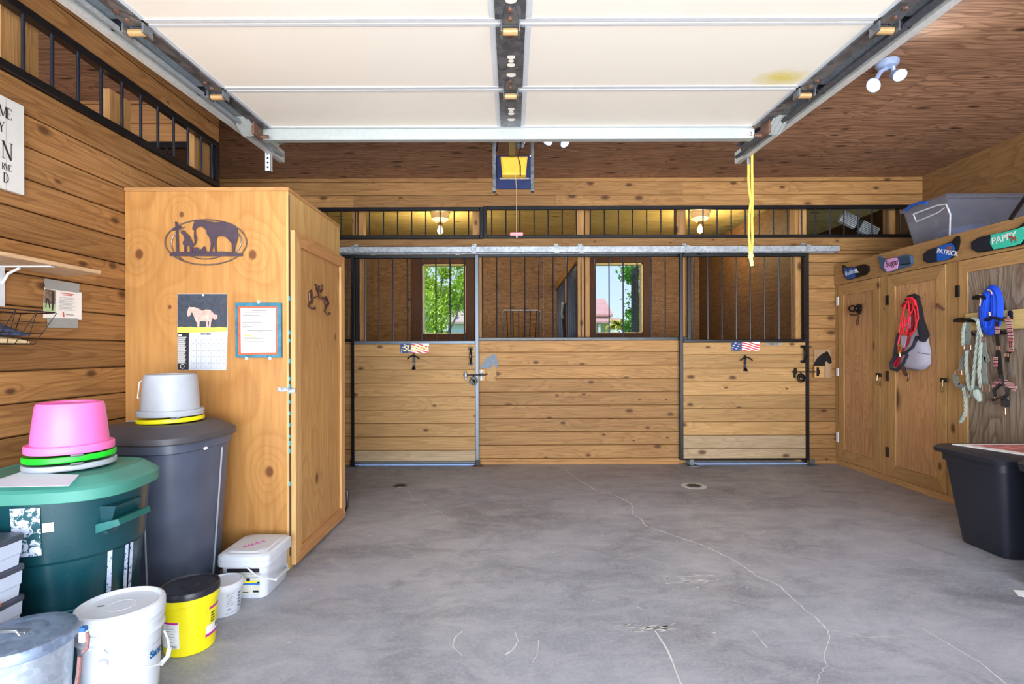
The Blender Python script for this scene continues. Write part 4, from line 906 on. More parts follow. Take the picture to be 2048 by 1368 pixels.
# card taped to the boards
t = thing('taped_card', 'printed card with a horse picture taped to the left boards', 'card', Lp(125, 640))
def lquad(m, pts, off): m.prism([Lp(x, y, off) for x, y in pts], (.0008, 0, 0))
M_tape = plain('silver_tape', (152, 154, 152), .45, var=.05)
m = MB(); lquad(m, [(88.5, 575), (163, 585), (163, 640), (86, 636)], .003); m.build('card', plain('card_white', (238, 234, 228), .6, var=.02), t)
m = MB(); lquad(m, [(89, 557), (159, 568), (158, 586), (90, 577)], .0042); m.build('tape_strip', M_tape, t)
m = MB(); lquad(m, [(94, 635.5), (156, 637), (155.5, 656), (95, 655.5)], .0042); m.build('tape_strip', M_tape, t)
m = MB(); lquad(m, [(89, 578), (110.5, 581), (110, 624), (88, 621.5)], .0045); ph = m.build('photo', plain('photo_brown', (120, 104, 84), .5, var=.5, scale=60), t)
m = MB(); lquad(m, [(89, 606), (110, 609), (110, 624), (88, 621.5)], .005); m.build('photo_grass', plain('photo_green', (176, 206, 150), .5), ph)
m = MB()
for q in ([(92, 596), (95, 596), (92, 616), (90.5, 615)], [(95, 597), (97.5, 597), (101, 617), (98.5, 617)], [(103, 582), (107, 582), (108, 600), (106, 622), (103.5, 620)]): lquad(m, q, .0058)
m.build('photo_legs', plain('photo_dark', (54, 40, 52), .5), ph)
m = MB(); M_redink = plain('red_ink', (206, 92, 76), .6)
lquad(m, [(121, 585), (148, 588.5), (148, 590), (121, 586.5)], .005); lquad(m, [(126, 589), (145, 591), (145, 592.5), (126, 590.5)], .005); lquad(m, [(125, 624), (127.5, 624), (129, 634), (126, 634)], .005); m.build('red_print', M_redink, t)
m = MB()
for i in range(10): lquad(m, [(118, 594 + i * 2.8), (150 - (i % 3) * 3, 597 + i * 2.6), (150 - (i % 3) * 3, 597.6 + i * 2.6), (118, 594.6 + i * 2.8)], .005)
lquad(m, [(132, 628), (148, 629.5), (148, 631), (132, 630)], .005)
m.build('print_lines', plain('grey_ink', (150, 146, 146), .6), t)
# wire basket with cloths
t = thing('wire_basket', 'dark wire basket hanging on the left boards', 'basket', Lp(40, 690))
zt_, zb_ = Lp(98, 629, .06).z, Lp(75, 689, .05).z
ya, yb = 1.45, F * 1.9 / (1024 - 98); xo, xi = LX + .17, LX + .006
yb2 = yb - .045; xo2 = LX + .10
M_wire = plain('dark_wire', (56, 44, 44), .35, .5)
m = MB(); m.tube([(xi, ya, zt_), (xi, yb, zt_), (xo - .05, yb + .0, zt_), (xo, yb - .03, zt_), (xo, ya, zt_)], .0032, 6); m.tube([(xi, ya, zb_), (xi, yb2, zb_), (xo2, yb2, zb_), (xo2, ya, zb_)], .0026, 6); m.build('rim', M_wire, t, smooth=True)
m = MB()
for i in range(9):
    s_ = i / 8; y = ya + (yb - ya) * s_; y_ = ya + (yb2 - ya) * s_
    m.tube([(xo, y - .02, zt_), (xo2, y_, zb_), (xi, y_, zb_), (xi, y, zt_)], .0016, 5)
    m.tube([(xo, y - .02, zt_), (xo2, min(yb2, y_ + .05), zb_)], .0013, 5)
for h in (.33, .66): m.tube([(xo + (xo2 - xo) * h, ya, zt_ + (zb_ - zt_) * h), (xo + (xo2 - xo) * h, yb - .03, zt_ + (zb_ - zt_) * h), (xi, yb - .03, zt_ + (zb_ - zt_) * h)], .0015, 5)
m.build('wires', M_wire, t, smooth=True)
def cloth(nm, pts, th, mat, label, cat='cloth'):
    m = MB(); m.loft(pts); return m.build(nm, mat, None, smooth=40, label=label, cat=cat, loc=pts[0][0])
yy = [ya + .01, ya + .1, yb - .14, yb - .08, yb - .055]
def hump(y, k, z0, h): return [(xi + .012, y, z0), (xo2 - .012, y, z0), (xo2 - .006, y, z0 + h * .5), (xo2 - .04, y, z0 + h), (xi + .04, y, z0 + h * .85), (xi + .012, y, z0 + h * .4)]
cloth('folded_cloth', [hump(y, 0, zb_ + .004, .028 * q) for y, q in zip(yy, (1, 1, 1, .8, .4))], 0, plain('cream_cloth', (234, 208, 160), .9, var=.06), 'folded cream cloth at the bottom of the wire basket')
cloth('folded_cloth', [hump(y, 0, zb_ + .034, .05 * q) for y, q in zip(yy, (1, 1.1, .9, .5, .2))], 0, plain('navy_print_cloth', (58, 72, 100), .9, var=.7, scale=55), 'folded navy cloth with white pattern on top in the wire basket')
# ------------------------------------------------------------------ tall plywood cupboard
cx1 = -(1024 - 577) / F * CY; cy1 = 3.56
zT = Cp(300, 383).z
t = thing('storage_cupboard', 'tall honey coloured plywood cupboard standing against the left partition', 'cupboard', ((LX + cx1) / 2, (CY + cy1) / 2, 0))
m = MB(); m.bbox(LX + .002, cx1 - .012, CY, CY + .016, .03, zT, .001); m.build('front_panel', W_cab, t)
m = MB(); m.bbox(cx1 - .012, cx1, CY + .0, cy1, .0, zT, .001); m.box(LX + .002, cx1 - .012, CY + .02, cy1, 0, .03); m.build('side_panel', wood('cupboard_side', 2, (226, 184, 118), (204, 152, 86), (166, 116, 64), lines=14, cross=4, stretch=7, knots=.05, tint=.04), t)
m = MB(); m.bbox(LX + .002, cx1 - .013, cy1 - .016, cy1, .03, zT, .001); m.build('back_panel', W_cab, t)
m = MB(); m.bbox(LX + .002, cx1 + .004, CY - .006, cy1, zT, zT + .019, .001); m.build('top_board', W_postx, t)
m = MB(); yh = CY + .0; m.bbox(cx1 + .0005, cx1 + .004, CY + .004, CY + .012, .07, zT - .02, .001); m.build('edge_strip', plain('edge_dark', (66, 58, 52), .8), t)
m = MB()
for z in (1.42, 1.24, 1.20, 1.09, .96, .88, 1.0, .82, .76, .93, .7, .66, .62, .45): m.bbox(cx1 - .002, cx1 + .0055, CY + .002, CY + .013, z - .012, z + .012 * random.uniform(.3, 1.2), .001)
m.build('blue_paint_spots', plain('blue_paint', (44, 150, 200), .6), t)
# side door
dz0, dz1 = CH - 1.138 * (1.0) + .02, Cp(576, 459).z
dy0, dy1 = CY + .014, 3.57
dx = cx1 + .006; th_ = .03
W_cf = wood('cupboard_frame_z', 2, (226, 180, 120), (200, 146, 86), (158, 106, 60), lines=10, cross=9, stretch=12, knots=.05, tint=.06)
W_cfy = wood('cupboard_frame_y', 1, (214, 158, 102), (188, 126, 74), (146, 92, 52), lines=10, cross=9, stretch=12, knots=.05, tint=.06)
m = MB(); m.box(dx, dx + .012, dy0 + .06, dy1 - .06, dz0 + .06, dz1 - .06); dr = m.build('door', W_cabdoor, t)
fw = .075
def mitre(m, a, b, c, d): m.prism([a, b, c, d], (th_ - .006, 0, 0))
m = MB(); mitre(m, (dx, dy0, dz0), (dx, dy0 + fw, dz0 + fw), (dx, dy0 + fw, dz1 - fw), (dx, dy0, dz1)); m.build('door_stile', W_cf, dr)
m = MB(); mitre(m, (dx, dy1, dz0), (dx, dy1 - fw, dz0 + fw), (dx, dy1 - fw, dz1 - fw), (dx, dy1, dz1)); m.build('door_stile', W_cf, dr)
m = MB(); mitre(m, (dx, dy0, dz1), (dx, dy1, dz1), (dx, dy1 - fw, dz1 - fw), (dx, dy0 + fw, dz1 - fw)); m.build('door_rail', W_cfy, dr)
m = MB(); mitre(m, (dx, dy0, dz0), (dx, dy1, dz0), (dx, dy1 - fw, dz0 + fw), (dx, dy0 + fw, dz0 + fw)); m.build('door_rail', W_cfy, dr)
# trio of horseshoe hooks on the door
def Dp(px, py, off=0.0): return PX(px, py, dx + .012 + off)
M_hook = plain('antique_brass', (92, 64, 56), .35, .5, var=.4, scale=80)
t2 = thing('horseshoe_hook_rack', 'dark cast hook rack of three horseshoes on the cupboard side door', 'hook', Dp(636, 600))
for pts, loop in (([(619, 586), (622, 581), (625, 598), (624, 605), (619, 602)], [(621, 602), (618, 612), (624, 618), (630, 616)]),
                  ([(631, 568), (634, 580), (638, 586), (644, 580), (645, 570)], [(638, 572), (638, 590), (642, 598), (648, 596)]),
                  ([(649, 600), (652, 594), (657, 606), (655, 612), (650, 608)], [(653, 610), (650, 622), (655, 630), (660, 626)])):
    m = MB(); q = [Dp(x, y, .006) for x, y in pts]; qq = []
    for i in range(len(q)): qq.append(q[i]); 
    m.tube(qq, .007, 8, closed=(pts[0][0] != 631)); m.build('horseshoe', M_hook, t2, smooth=True)
    m = MB(); q = [Dp(x, y, .01 + .03 * (i / 3)) for i, (x, y) in enumerate(loop)]; m.tube(q, [.006, .006, .006, .009], 8); m.build('hook', M_hook, t2, smooth=True)
m = MB(); m.tube([Dp(624, 596, .004), Dp(640, 592, .004), Dp(653, 602, .004)], .004, 6); m.build('back_bar', M_hook, t2)
# latch on the cupboard corner
a = Cp(568, 779, .001); m = MB(); m.bbox(Cp(555, 779).x, cx1 + .004, CY - .004, CY - .0005, a.z - .011, a.z + .011, .001); m.bbox(cx1, cx1 + .036, CY - .004, CY - .001, a.z - .016, a.z + .006, .001)
lt = m.build('hasp', M_galv, t); m = MB(); m.tube([Cp(560, 779, .003) , Cp(560, 779, .012)], .006, 8); m.build('staple', M_galv, lt)
m = MB()
for px, py in ((257, 392), (347, 391), (484, 391), (565, 394), (260, 506), (260, 587), (261, 706), (568, 497), (567, 440), (513, 785), (483, 992)): p = Cp(px, py, .0); m.disc(p - Vector((0, .0008, 0)), .0035, UX, UZ, 8)
m.build('screw_heads', plain('screw_grey', (150, 140, 128), .5, .5), t)
# handle poking out beyond the far edge of the side door
m = MB(); p = PX(690, 990, dx + .01)
# (black pull at far edge)
a = P(691, 980, 3.6); b = P(691, 1022, 3.6)
m.tube([a + Vector((-.01, 0, 0)), a + Vector((.012, 0, -.01)), b + Vector((.012, 0, .03)), b + Vector((-.004, 0, 0))], .008, 8); m.build('door_pull', M_black, dr, smooth=True)
# metal wall art
def z5(pts, off): return [Cp(240 + x / 4.024, 360 + y / 4.024, off) for x, y in pts]
M_art = plain('purple_brown_steel', (74, 60, 70), .45, .3, var=.15)
t = thing('metal_wall_art', 'oval metal silhouette of a horse and kneeling rider at a cross on the cupboard', 'wall art', Cp(412, 512))
m = MB(); m.prism(z5([(398, 602), (402, 590), (412, 580), (600, 574), (830, 574), (984, 590), (988, 600), (982, 613), (400, 612)], .01), (0, .003, 0)); m.build('ground_bar', M_art, t)
m = MB(); m.prism(z5([(441, 336), (461, 338), (464, 372), (480, 366), (496, 374), (484, 388), (466, 392), (472, 580), (450, 580), (448, 400), (420, 408), (418, 392), (446, 382)], .011), (0, .003, 0)); m.build('cross', M_art, t)
m = MB(); m.prism(z5([(600, 326), (606, 318), (618, 322), (650, 316), (700, 330), (760, 340), (830, 334), (880, 345), (925, 365), (944, 398), (950, 440), (938, 500), (926, 530), (920, 580), (900, 580), (900, 540), (898, 510), (872, 480), (845, 455), (800, 450), (776, 462), (772, 500), (776, 575), (764, 578), (756, 520), (750, 500), (746, 540), (735, 580), (718, 580), (727, 540), (729, 500), (716, 460), (700, 440), (692, 404), (668, 382), (645, 370), (622, 378), (606, 396), (600, 408), (586, 402), (580, 388), (590, 355)], .012), (0, .003, 0)); m.build('horse', M_art, t)
m = MB(); m.prism(z5([(490, 410), (505, 402), (520, 408), (528, 425), (550, 440), (570, 475), (585, 510), (586, 540), (580, 578), (562, 578), (560, 534), (548, 524), (534, 530), (532, 578), (515, 578), (515, 530), (504, 515), (505, 495), (518, 482), (514, 455), (500, 438), (488, 426)], .013), (0, .003, 0)); m.build('kneeling_rider', M_art, t)
m = MB(); m.prism(z5([(588, 580), (590, 552), (605, 540), (625, 542), (640, 560), (660, 552), (668, 538), (682, 534), (692, 578)], .0135), (0, .003, 0)); m.build('bushes', M_art, t)
m = MB(); m.tube(z5([(602, 400), (604, 440), (612, 470), (608, 500), (592, 528)], .013), .0035, 6); m.tube(z5([(602, 400), (598, 450), (604, 500), (592, 528)], .013), .003, 6); m.build('reins', M_art, t)
def ell(cx, cy, rx, ry, a0=0, a1=360, n=60, off=.007): return z5([(cx + rx * math.cos(math.radians(a0 + (a1 - a0) * i / n)), cy + ry * math.sin(math.radians(a0 + (a1 - a0) * i / n))) for i in range(n + 1)], off)
M_wire2 = plain('silver_brown_wire', (120, 108, 104), .35, .6, var=.6, scale=150)
m = MB(); m.tube(ell(690, 500, 328, 182), .0034, 6)
m.tube(ell(690, 512, 276, 172, 130, 232), .003, 6); m.tube(ell(690, 495, 285, 160, -55, 38), .003, 6); m.tube(ell(690, 470, 230, 166, 40, 140), .003, 6); m.tube(ell(690, 505, 328, 186, 230, 310), .003, 6); m.build('wire_ring', M_wire2, t, smooth=True)
# calendar
def z6(pts, off): return [Cp(340 + x / 8.048, 580 + y / 8.048, off) for x, y in pts]
t = thing('wall_calendar', 'wall calendar open at May under a photo of a pale horse', 'calendar', Cp(405, 740))
m = MB(); m.prism(z6([(118, 62), (918, 62), (930, 670), (905, 1292), (118, 1290)], .003), (0, .0015, 0)); m.build('backing_page', plain('page_white', (186, 190, 198), .6, var=.02), t)
m = MB(); m.prism(z6([(120, 66), (916, 66), (918, 610), (120, 600)], .0042), (0, .001, 0)); pt = m.build('photo', plain('dusk_forest', (52, 58, 70), .5, var=.4, scale=50), t)
m = MB(); m.prism(z6([(120, 598), (180, 590), (240, 602), (330, 590), (420, 602), (560, 596), (700, 604), (800, 592), (918, 606), (926, 668), (800, 672), (500, 684), (120, 684)], .005), (0, .0008, 0)); m.build('grass', plain('print_lime', (196, 222, 84), .6, var=.3, scale=120), pt)
m = MB(); m.prism(z6([(300, 285), (312, 270), (335, 276), (400, 276), (450, 296), (520, 336), (575, 312), (640, 318), (680, 350), (712, 392), (768, 404), (752, 470), (718, 482), (688, 450), (664, 500), (650, 608), (620, 608), (632, 510), (614, 500), (608, 608), (578, 608), (584, 505), (480, 500), (470, 604), (440, 604), (436, 540), (404, 480), (372, 392), (352, 350), (330, 400), (300, 432), (274, 410), (282, 340)], .0058), (0, .0007, 0)); m.build('horse', plain('print_pale_chestnut', (206, 160, 148), .6, var=.25, scale=45), pt)
m = MB(); m.prism(z6([(120, 688), (306, 682), (300, 1284), (120, 1284)], .0042), (0, .0008, 0)); m.build('dark_column', plain('print_black', (30, 24, 32), .5), t)
m = MB()
for i in range(27): m.prism(z6([(124, 756 + i * 16), (262 - (i * 37 % 30), 756 + i * 16), (262 - (i * 37 % 30), 763 + i * 16), (124, 763 + i * 16)], .005), (0, .0004, 0))
m.prism(z6([(134, 712), (188, 716), (188, 738), (136, 740)], .005), (0, .0004, 0));
m.build('small_print', M_flagw, t)
m = MB(); m.tube([Cp(340 + (198 + 30 * math.cos(a * PI / 8)) / 8.048, 580 + (1228 + 36 * math.sin(a * PI / 8)) / 8.048, .006) for a in range(16)], .0012, 5, closed=True); m.build('round_mark', M_flagw, t)
text(None, 'MAY 2026', 'month_title', Cp(340 + 492 / 8.048, 580 + 710 / 8.048, .005), UX, UZ, .0125, plain('print_navy', (40, 44, 72), .5), t, shear=.2, bold=.0003)
m = MB()
for i in range(7): m.prism(z6([(338 + i * 80, 790), (340 + i * 80, 790), (340 + i * 80, 1262), (338 + i * 80, 1262)], .005), (0, .0003, 0))
for j in range(6): m.prism(z6([(338, 790 + j * 94), (898, 790 + j * 94), (898, 792 + j * 94), (338, 792 + j * 94)], .005), (0, .0003, 0))
for j in range(4):
    for i in range(7): m.prism(z6([(366 + i * 82, 856 + j * 106), (384 + i * 82, 856 + j * 106), (384 + i * 82, 870 + j * 106), (366 + i * 82, 870 + j * 106)], .005), (0, .0003, 0))
m.build('date_grid', plain('print_grey', (138, 140, 148), .6), t)
m = MB(); m.tube([Cp(340 + 532 / 8.048, 580 + 84 / 8.048, .004), Cp(340 + 532 / 8.048, 580 + 84 / 8.048, .01)], .005, 8); m.build('push_pin', M_flagw, t)
# framed notice
t = thing('framed_notice', 'typed notice in a teal and rust red frame on the cupboard', 'frame', Cp(516, 713))
def fr(m, o, i, off, th): 
    O = z6(o, off); I = z6(i, off)
    for k in range(4): m.prism([O[k], O[(k + 1) % 4], I[(k + 1) % 4], I[k]], (0, th, 0))
o1 = [(1048, 206), (1784, 206), (1790, 1088), (1052, 1090)]; o2 = [(1085, 260), (1722, 258), (1728, 1040), (1090, 1044)]; o3 = [(1120, 286), (1700, 284), (1704, 1008), (1128, 1016)]
m = MB(); fr(m, o1, o2, .018, .017); m.build('outer_frame', plain('teal_wood', (38, 108, 128), .45, var=.35, scale=30), t)
m = MB(); fr(m, o2, o3, .014, .013); m.build('inner_frame', plain('rust_red_wood', (204, 86, 52), .45, var=.3, scale=50), t)
m = MB(); m.prism(z6(o3, .006), (0, .005, 0)); pg = m.build('paper', plain('paper_white', (196, 194, 188), .6, var=.01), t)
m = MB()
for x0, x1, y in ((1320, 1560, 330), (1180, 1570, 358), (1180, 1320, 384), (1160, 1450, 405), (1170, 1300, 468), (1160, 1480, 514), (1170, 1250, 556), (1160, 1320, 578), (1170, 1220, 600), (1240, 1660, 644), (1430, 1480, 666), (1400, 1510, 686), (1310, 1520, 738), (1200, 1390, 762), (1195, 1500, 784), (1190, 1290, 808), (1190, 1530, 830)): m.prism(z6([(x0, y), (x1, y), (x1, y + 7), (x0, y + 7)], .0068), (0, .0003, 0))
m.build('typed_lines', plain('type_grey', (104, 102, 102), .6), pg)
m = MB(); m.prism(z6([(1194, 728), (1298, 728), (1298, 744), (1194, 744)], .0066), (0, .0003, 0)); m.prism(z6([(1290, 756), (1380, 760), (1378, 770), (1290, 768)], .0066), (0, .0003, 0)); m.build('yellow_highlight', plain('highlighter', (244, 232, 60), .6), pg)
for x, y in ((1420, 190), (1222, 1102), (1602, 1100)):
    q = z6([(x, y)], .02)[0]; m = MB(); m.bbox(q.x - .0055, q.x + .0055, q.y, q.y + .019, q.z - .008, q.z + .008, .002); m.tube([q, q + Vector((0, -.004, 0))], .003, 8); m.build('clip', M_flagw, t)
# ------------------------------------------------------------------ bins, pails and buckets
def sring(cx, cy, ax, ay, e, z, rot=0, n=48):
    r = []
    for k in range(n):
        a = 2 * PI * k / n; c, s_ = math.cos(a), math.sin(a)
        x = ax * math.copysign(abs(c) ** (2 / e), c); y = ay * math.copysign(abs(s_) ** (2 / e), s_)
        r.append((cx + x * math.cos(rot) - y * math.sin(rot), cy + x * math.sin(rot) + y * math.cos(rot), z))
    return r
def theta(cx, cy, r, px, front=True):
    best = None
    base = math.atan2(-cy, -cx)
    for i in range(-85, 86):
        a = base + math.radians(i); x, y = cx + r * math.cos(a), cy + r * math.sin(a)
        q = abs(1024 + F * x / y - px)
        if best is None or q < best[0]: best = (q, a)
    return best[1]
def patch(m, cx, cy, rf, a0, a1, z0, z1, d=.0012, n=10):
    if a0 > a1: a0, a1 = a1, a0
    lo = [(cx + (rf(z0) + d) * math.cos(a0 + (a1 - a0) * i / n), cy + (rf(z0) + d) * math.sin(a0 + (a1 - a0) * i / n), z0) for i in range(n + 1)]
    hi = [(cx + (rf(z1) + d) * math.cos(a0 + (a1 - a0) * i / n), cy + (rf(z1) + d) * math.sin(a0 + (a1 - a0) * i / n), z1) for i in range(n + 1)]
    m.add(lo + hi, [(i, i + 1, i + n + 2, i + n + 1) for i in range(n)])
def ctext(string, name, cx, cy, rf, a0, zc, size, mat, parent, d=.002, tilt=0, bold=0, shear=0):
    cu = bpy.data.curves.new(name, 'FONT'); cu.body = string; cu.size = size; cu.extrude = .0003; cu.align_y = 'CENTER'; cu.offset = bold; cu.shear = shear
    tt = bpy.data.objects.new(name, cu); C.objects.link(tt); bpy.context.view_layer.update()
    me = bpy.data.meshes.new_from_object(tt.evaluated_get(bpy.context.evaluated_depsgraph_get())); bpy.data.objects.remove(tt)
    o = off_of(parent)
    for v in me.vertices:
        x, y, z = v.co; zz = zc + y + tilt * x; r = rf(zz) + d + z; a = a0 + x / r
        v.co = Vector((cx + r * math.cos(a), cy + r * math.sin(a), zz)) - o
    me.materials.clear(); me.materials.append(mat); ob = bpy.data.objects.new(name, me); C.objects.link(ob); ob.parent = parent
# dark grey trash can
gx, gy = -1.612, 2.45
t = thing('trash_can', 'tall dark grey plastic trash can with hinged lid beside the cupboard', 'trash can', (gx, gy, 0))
M_grey = plain('charcoal_plastic', (78, 86, 104), .38, var=.16, scale=5); M_lidg = plain('charcoal_lid', (72, 70, 76), .5, var=.1, scale=8)
rot = -.12
m = MB(); m.loft([sring(gx, gy, .185, .18, 3.2, 0, rot), sring(gx, gy, .19, .185, 3.2, .02, rot), sring(gx, gy, .22, .226, 3.4, .68, rot), sring(gx, gy, .222, .228, 3.4, .70, rot), sring(gx, gy, .23, .24, 3.4, .705, rot), sring(gx, gy, .23, .24, 3.4, .745, rot)]); m.build('body', M_grey, t, smooth=40)
m = MB(); m.loft([sring(gx, gy, .24, .25, 3.6, .742, rot), sring(gx, gy, .245, .256, 3.6, .748, rot), sring(gx, gy, .243, .254, 3.6, .772, rot), sring(gx, gy, .23, .24, 3.4, .782, rot), sring(gx, gy, .19, .185, 3.6, .812, rot), sring(gx, gy, .175, .17, 3.6, .816, rot)])
m.build('lid', M_lidg, t, smooth=25)
for px in (455, 441, 285):
    r_ = lambda z: .19 + .046 * z / .68
    m = MB(); a = theta(gx, gy, .235, px if px < 450 else 449); m.tube([(gx + (r_(z) * 1.02) * math.cos(a) * (1.0 if px != 455 else 1), gy + (r_(z) * 1.02) * math.sin(a), z) for z in (.03, .3, .69)], .004, 6); m.build('corner_rib', plain('edge_highlight', (150, 156, 168), .5), t, smooth=True)  # corner highlights of the can put into the pale rib colour
m = MB(); p = P(413, 896, 2.25); m.tube([p, p + Vector((0, -.012, 0))], .006, 8); m.build('rivet', M_flagw, t)
# green can
ex, ey = -1.575, 1.865
M_green = plain('dark_green_plastic', (10, 60, 68), .28, var=.12, scale=3, coat=.2); M_lgreen = plain('faded_green_lid', (64, 132, 118), .5, var=.08, scale=6)
t = thing('trash_can', 'dark green trash can with faded green lid and torn label under the pink pail', 'trash can', (ex, ey, 0))
r_ = lambda z: .187 + .033 * z / .6
m = MB(); m.loft([sring(ex, ey, .182, .182, 2.0, 0), sring(ex, ey, .188, .188, 2.0, .01), sring(ex, ey, r_(.36), r_(.36), 2.0, .36), sring(ex, ey, r_(.37) + .004, r_(.37) + .004, 2.0, .37), sring(ex, ey, r_(.46) + .005, r_(.46) + .005, 2.0, .46), sring(ex, ey, r_(.47) + .011, r_(.47) + .011, 2.0, .47), sring(ex, ey, .238, .238, 2.0, .675)]); m.build('body', M_green, t, smooth=28)
m = MB(); L = [(.256, .662, 3.2), (.264, .666, 3.2), (.266, .70, 3.2), (.256, .71, 3.2), (.25, .712, 3.4), (.22, .732, 3.6), (.212, .736, 3.6), (.205, .733, 3.6), (.1, .738, 3)]
m.loft([sring(ex + .0, ey - .02, a, a * .84, e * .92, z, .1) for a, z, e in L]); m.build('lid', M_lgreen, t, smooth=22)
hx = ex + .205
m = MB(); ha = math.atan2(-.1, 1); hy = ey - .05
# moulded handle scoop on the right
m.loft([[(hx - .03, hy - .075, .63), (hx + .045, hy - .062, .625), (hx + .045, hy + .062, .625), (hx - .03, hy + .075, .63)], [(hx - .03, hy - .07, .605), (hx + .02, hy - .055, .55), (hx + .02, hy + .055, .55), (hx - .03, hy + .07, .605)], [(hx - .03, hy - .06, .53), (hx + .012, hy - .05, .53), (hx + .012, hy + .05, .53), (hx - .03, hy + .06, .53)]])
m.build('handle', M_green, t); 
m = MB(); m.prism([(hx - .01, hy - .078, .57), (hx + .06, hy - .07, .585), (hx + .064, hy - .07, .565), (hx - .01, hy - .078, .54)], (0, .15, 0)); m.build('handle_lip', plain('green_lip', (24, 96, 92), .35), t)
m = MB(); m.box(hx - .03, hx + .03, hy - .1, hy - .085, .6, .645) ; 
# torn label: mottled, on the left front
mt, ntt, bt = newmat('torn_label'); g = G(ntt); tcn = g.n('TexCoord'); nn = g.noise(tcn.outputs['Object'], 42, 5, .75, .6); g.l(g.ramp(nn, (.47, srgb(20, 78, 86)), (.5, srgb(206, 216, 238))), bt.inputs['Base Color']); bt.inputs['Roughness'].default_value = .7
rr = lambda z: (.257 + .012 + (.238 - r_(.47) - .011) * (z - .47) / .185 + .0) if z > .47 else r_(z) + .006
rg = lambda z: r_(.47) + .011 + (.238 - r_(.47) - .011) * (z - .47) / .185 if z > .465 else r_(z) + .004
m = MB(); patch(m, ex, ey, rg, theta(ex, ey, .26, 8), theta(ex, ey, .26, 72), .50, .655, .002, 12); m.build('torn_label', mt, t)
m = MB(); patch(m, ex, ey, rg, theta(ex, ey, .26, 77), theta(ex, ey, .26, 103), .572, .602, .002, 6); lb = m.build('barcode_sticker', M_flagw, t)
m = MB(); a0, a1 = theta(ex, ey, .26, 80), theta(ex, ey, .26, 97)
for i in range(9): aa = a0 + (a1 - a0) * i / 9; patch(m, ex, ey, rg, aa, aa + (a1 - a0) / 22, .578, .592, .0028, 1)
m.build('barcode', plain('grey_ink', (150, 146, 146), .6), lb)
mt2, ntt, bt = newmat('drip_label'); g = G(ntt); tcn = g.n('TexCoord'); nn = g.noise(tcn.outputs['Object'], 70, 5, .75, .6); g.l(g.ramp(nn, (.42, srgb(24, 70, 100)), (.46, srgb(196, 208, 236))), bt.inputs['Base Color']); bt.inputs['Roughness'].default_value = .6
m = MB()
for p0, p1 in ((223, 233), (259, 268), (271, 277)):
    patch(m, ex, ey, lambda z: r_(z) + .005, theta(ex, ey, .24, p0), theta(ex, ey, .24, p1), .12, .5 if p0 < 230 else .51, .002, 3)
m.build('label_residue', mt2, t)
m = MB()
def rp_(m, pa, pb, za, zb2): m.tube([(ex + (r_(z) + .006) * math.cos(theta(ex, ey, .23, p)), ey + (r_(z) + .006) * math.sin(theta(ex, ey, .23, p)), z) for p, z in ((pa, za), (pb, zb2))], .0035, 6)
rp_(m, 93, 93, .02, .30); rp_(m, 202, 202, .02, .30)
a0, a1 = theta(ex, ey, .23, 93), theta(ex, ey, .23, 202); m.tube([(ex + (r_(.3) + .006) * math.cos(a0 + (a1 - a0) * i / 8), ey + (r_(.3) + .006) * math.sin(a0 + (a1 - a0) * i / 8), .3) for i in range(9)], .003, 6)
m.build('panel_ridge', plain('green_ridge', (40, 104, 108), .35), t, smooth=True)
# papers on the cans
t0 = 0
m = MB(); m.prism([PZ(-30, 968, .7405), PZ(40, 945, .7405), PZ(158, 950, .7405), PZ(138, 972, .7405), PZ(-20, 975, .7405)], (0, 0, .001)); m.build('paper_sheet', plain('paper_bluewhite', (214, 226, 240), .7, var=.02), label='white paper sheet lying on the green can lid', cat='paper', loc=PZ(60, 965, .7405))
m = MB(); m.prism([PZ(252, 843, .817), PZ(300, 838, .817), PZ(386, 838, .817), PZ(372, 845, .817)], (0, 0, .001)); m.build('paper_sheet', plain('paper_bluewhite', (214, 226, 240), .7, var=.02), label='crumpled paper sheet under the grey pail on the dark can', cat='paper', loc=PZ(330, 842, .817))
# pails turned upside down / rims of nested pails
def pail_flat(cx, cy, z, r, col, nm, label, tilt=0, hgt=.018):
    t = thing('pail', label, 'pail', (cx, cy, z), 'flat rims of nested pails')
    return t
def inv_pail(cx, cy, z, R, r, h, mat, label, ringtop=True, lift=.0, tx=0.0):
    t = thing('pail', label, 'pail', (cx, cy, z))
    def sh(prof): return prof
    m = MB(); m.lathe([(R * .985, .012), (R * .97, .02), ((R + r) / 2, h * .55), (r * 1.02, h * .93), (r * .98, h * .985), (r * .9, h), (r * .8, h), (r * .79, h - .006), (.01, h - .006)], (cx, cy, z), 56, True, True); m.build('bucket', mat, t, smooth=40)
    m = MB(); m.lathe([(R * .99, 0), (R * 1.09, 0), (R * 1.10, .004), (R * 1.10, .022), (R * 1.08, .026), (R * .99, .026)], (cx, cy, z), 56, True, True); m.build('rim', mat, t, smooth=30)
    return t
def rim_only(cx, cy, z, R, mat, label, dx_=0, tilt=.0, group=None):
    t = thing('pail', label, 'pail', (cx + dx_, cy, z), group)
    m = MB(); n = 56; prof = [(R * .2, .004), (R * .98, .004), (R * 1.07, 0), (R * 1.1, .004), (R * 1.1, .018), (R * 1.07, .02), (R * .9, .016)]
    m.loft([[(cx + dx_ + rr_ * math.cos(2 * PI * k / n), cy + rr_ * math.sin(2 * PI * k / n), z + zz + tilt * math.cos(2 * PI * k / n) * rr_) for k in range(n)] for rr_, zz in prof]); m.build('rim', mat, t, smooth=30)
    m = MB(); a = math.atan2(-cy, -cx) + .15; m.tube([(cx + dx_ + (R * 1.105) * math.cos(a + s_), cy + R * 1.105 * math.sin(a + s_), z + .022 + tilt * R * math.cos(a + s_)) for s_ in (-.16, -.1, 0, .1)], .005, 6); m.build('wire_clip', M_galvd, t, smooth=True)
    return t
px_, py_ = -1.556, 1.85
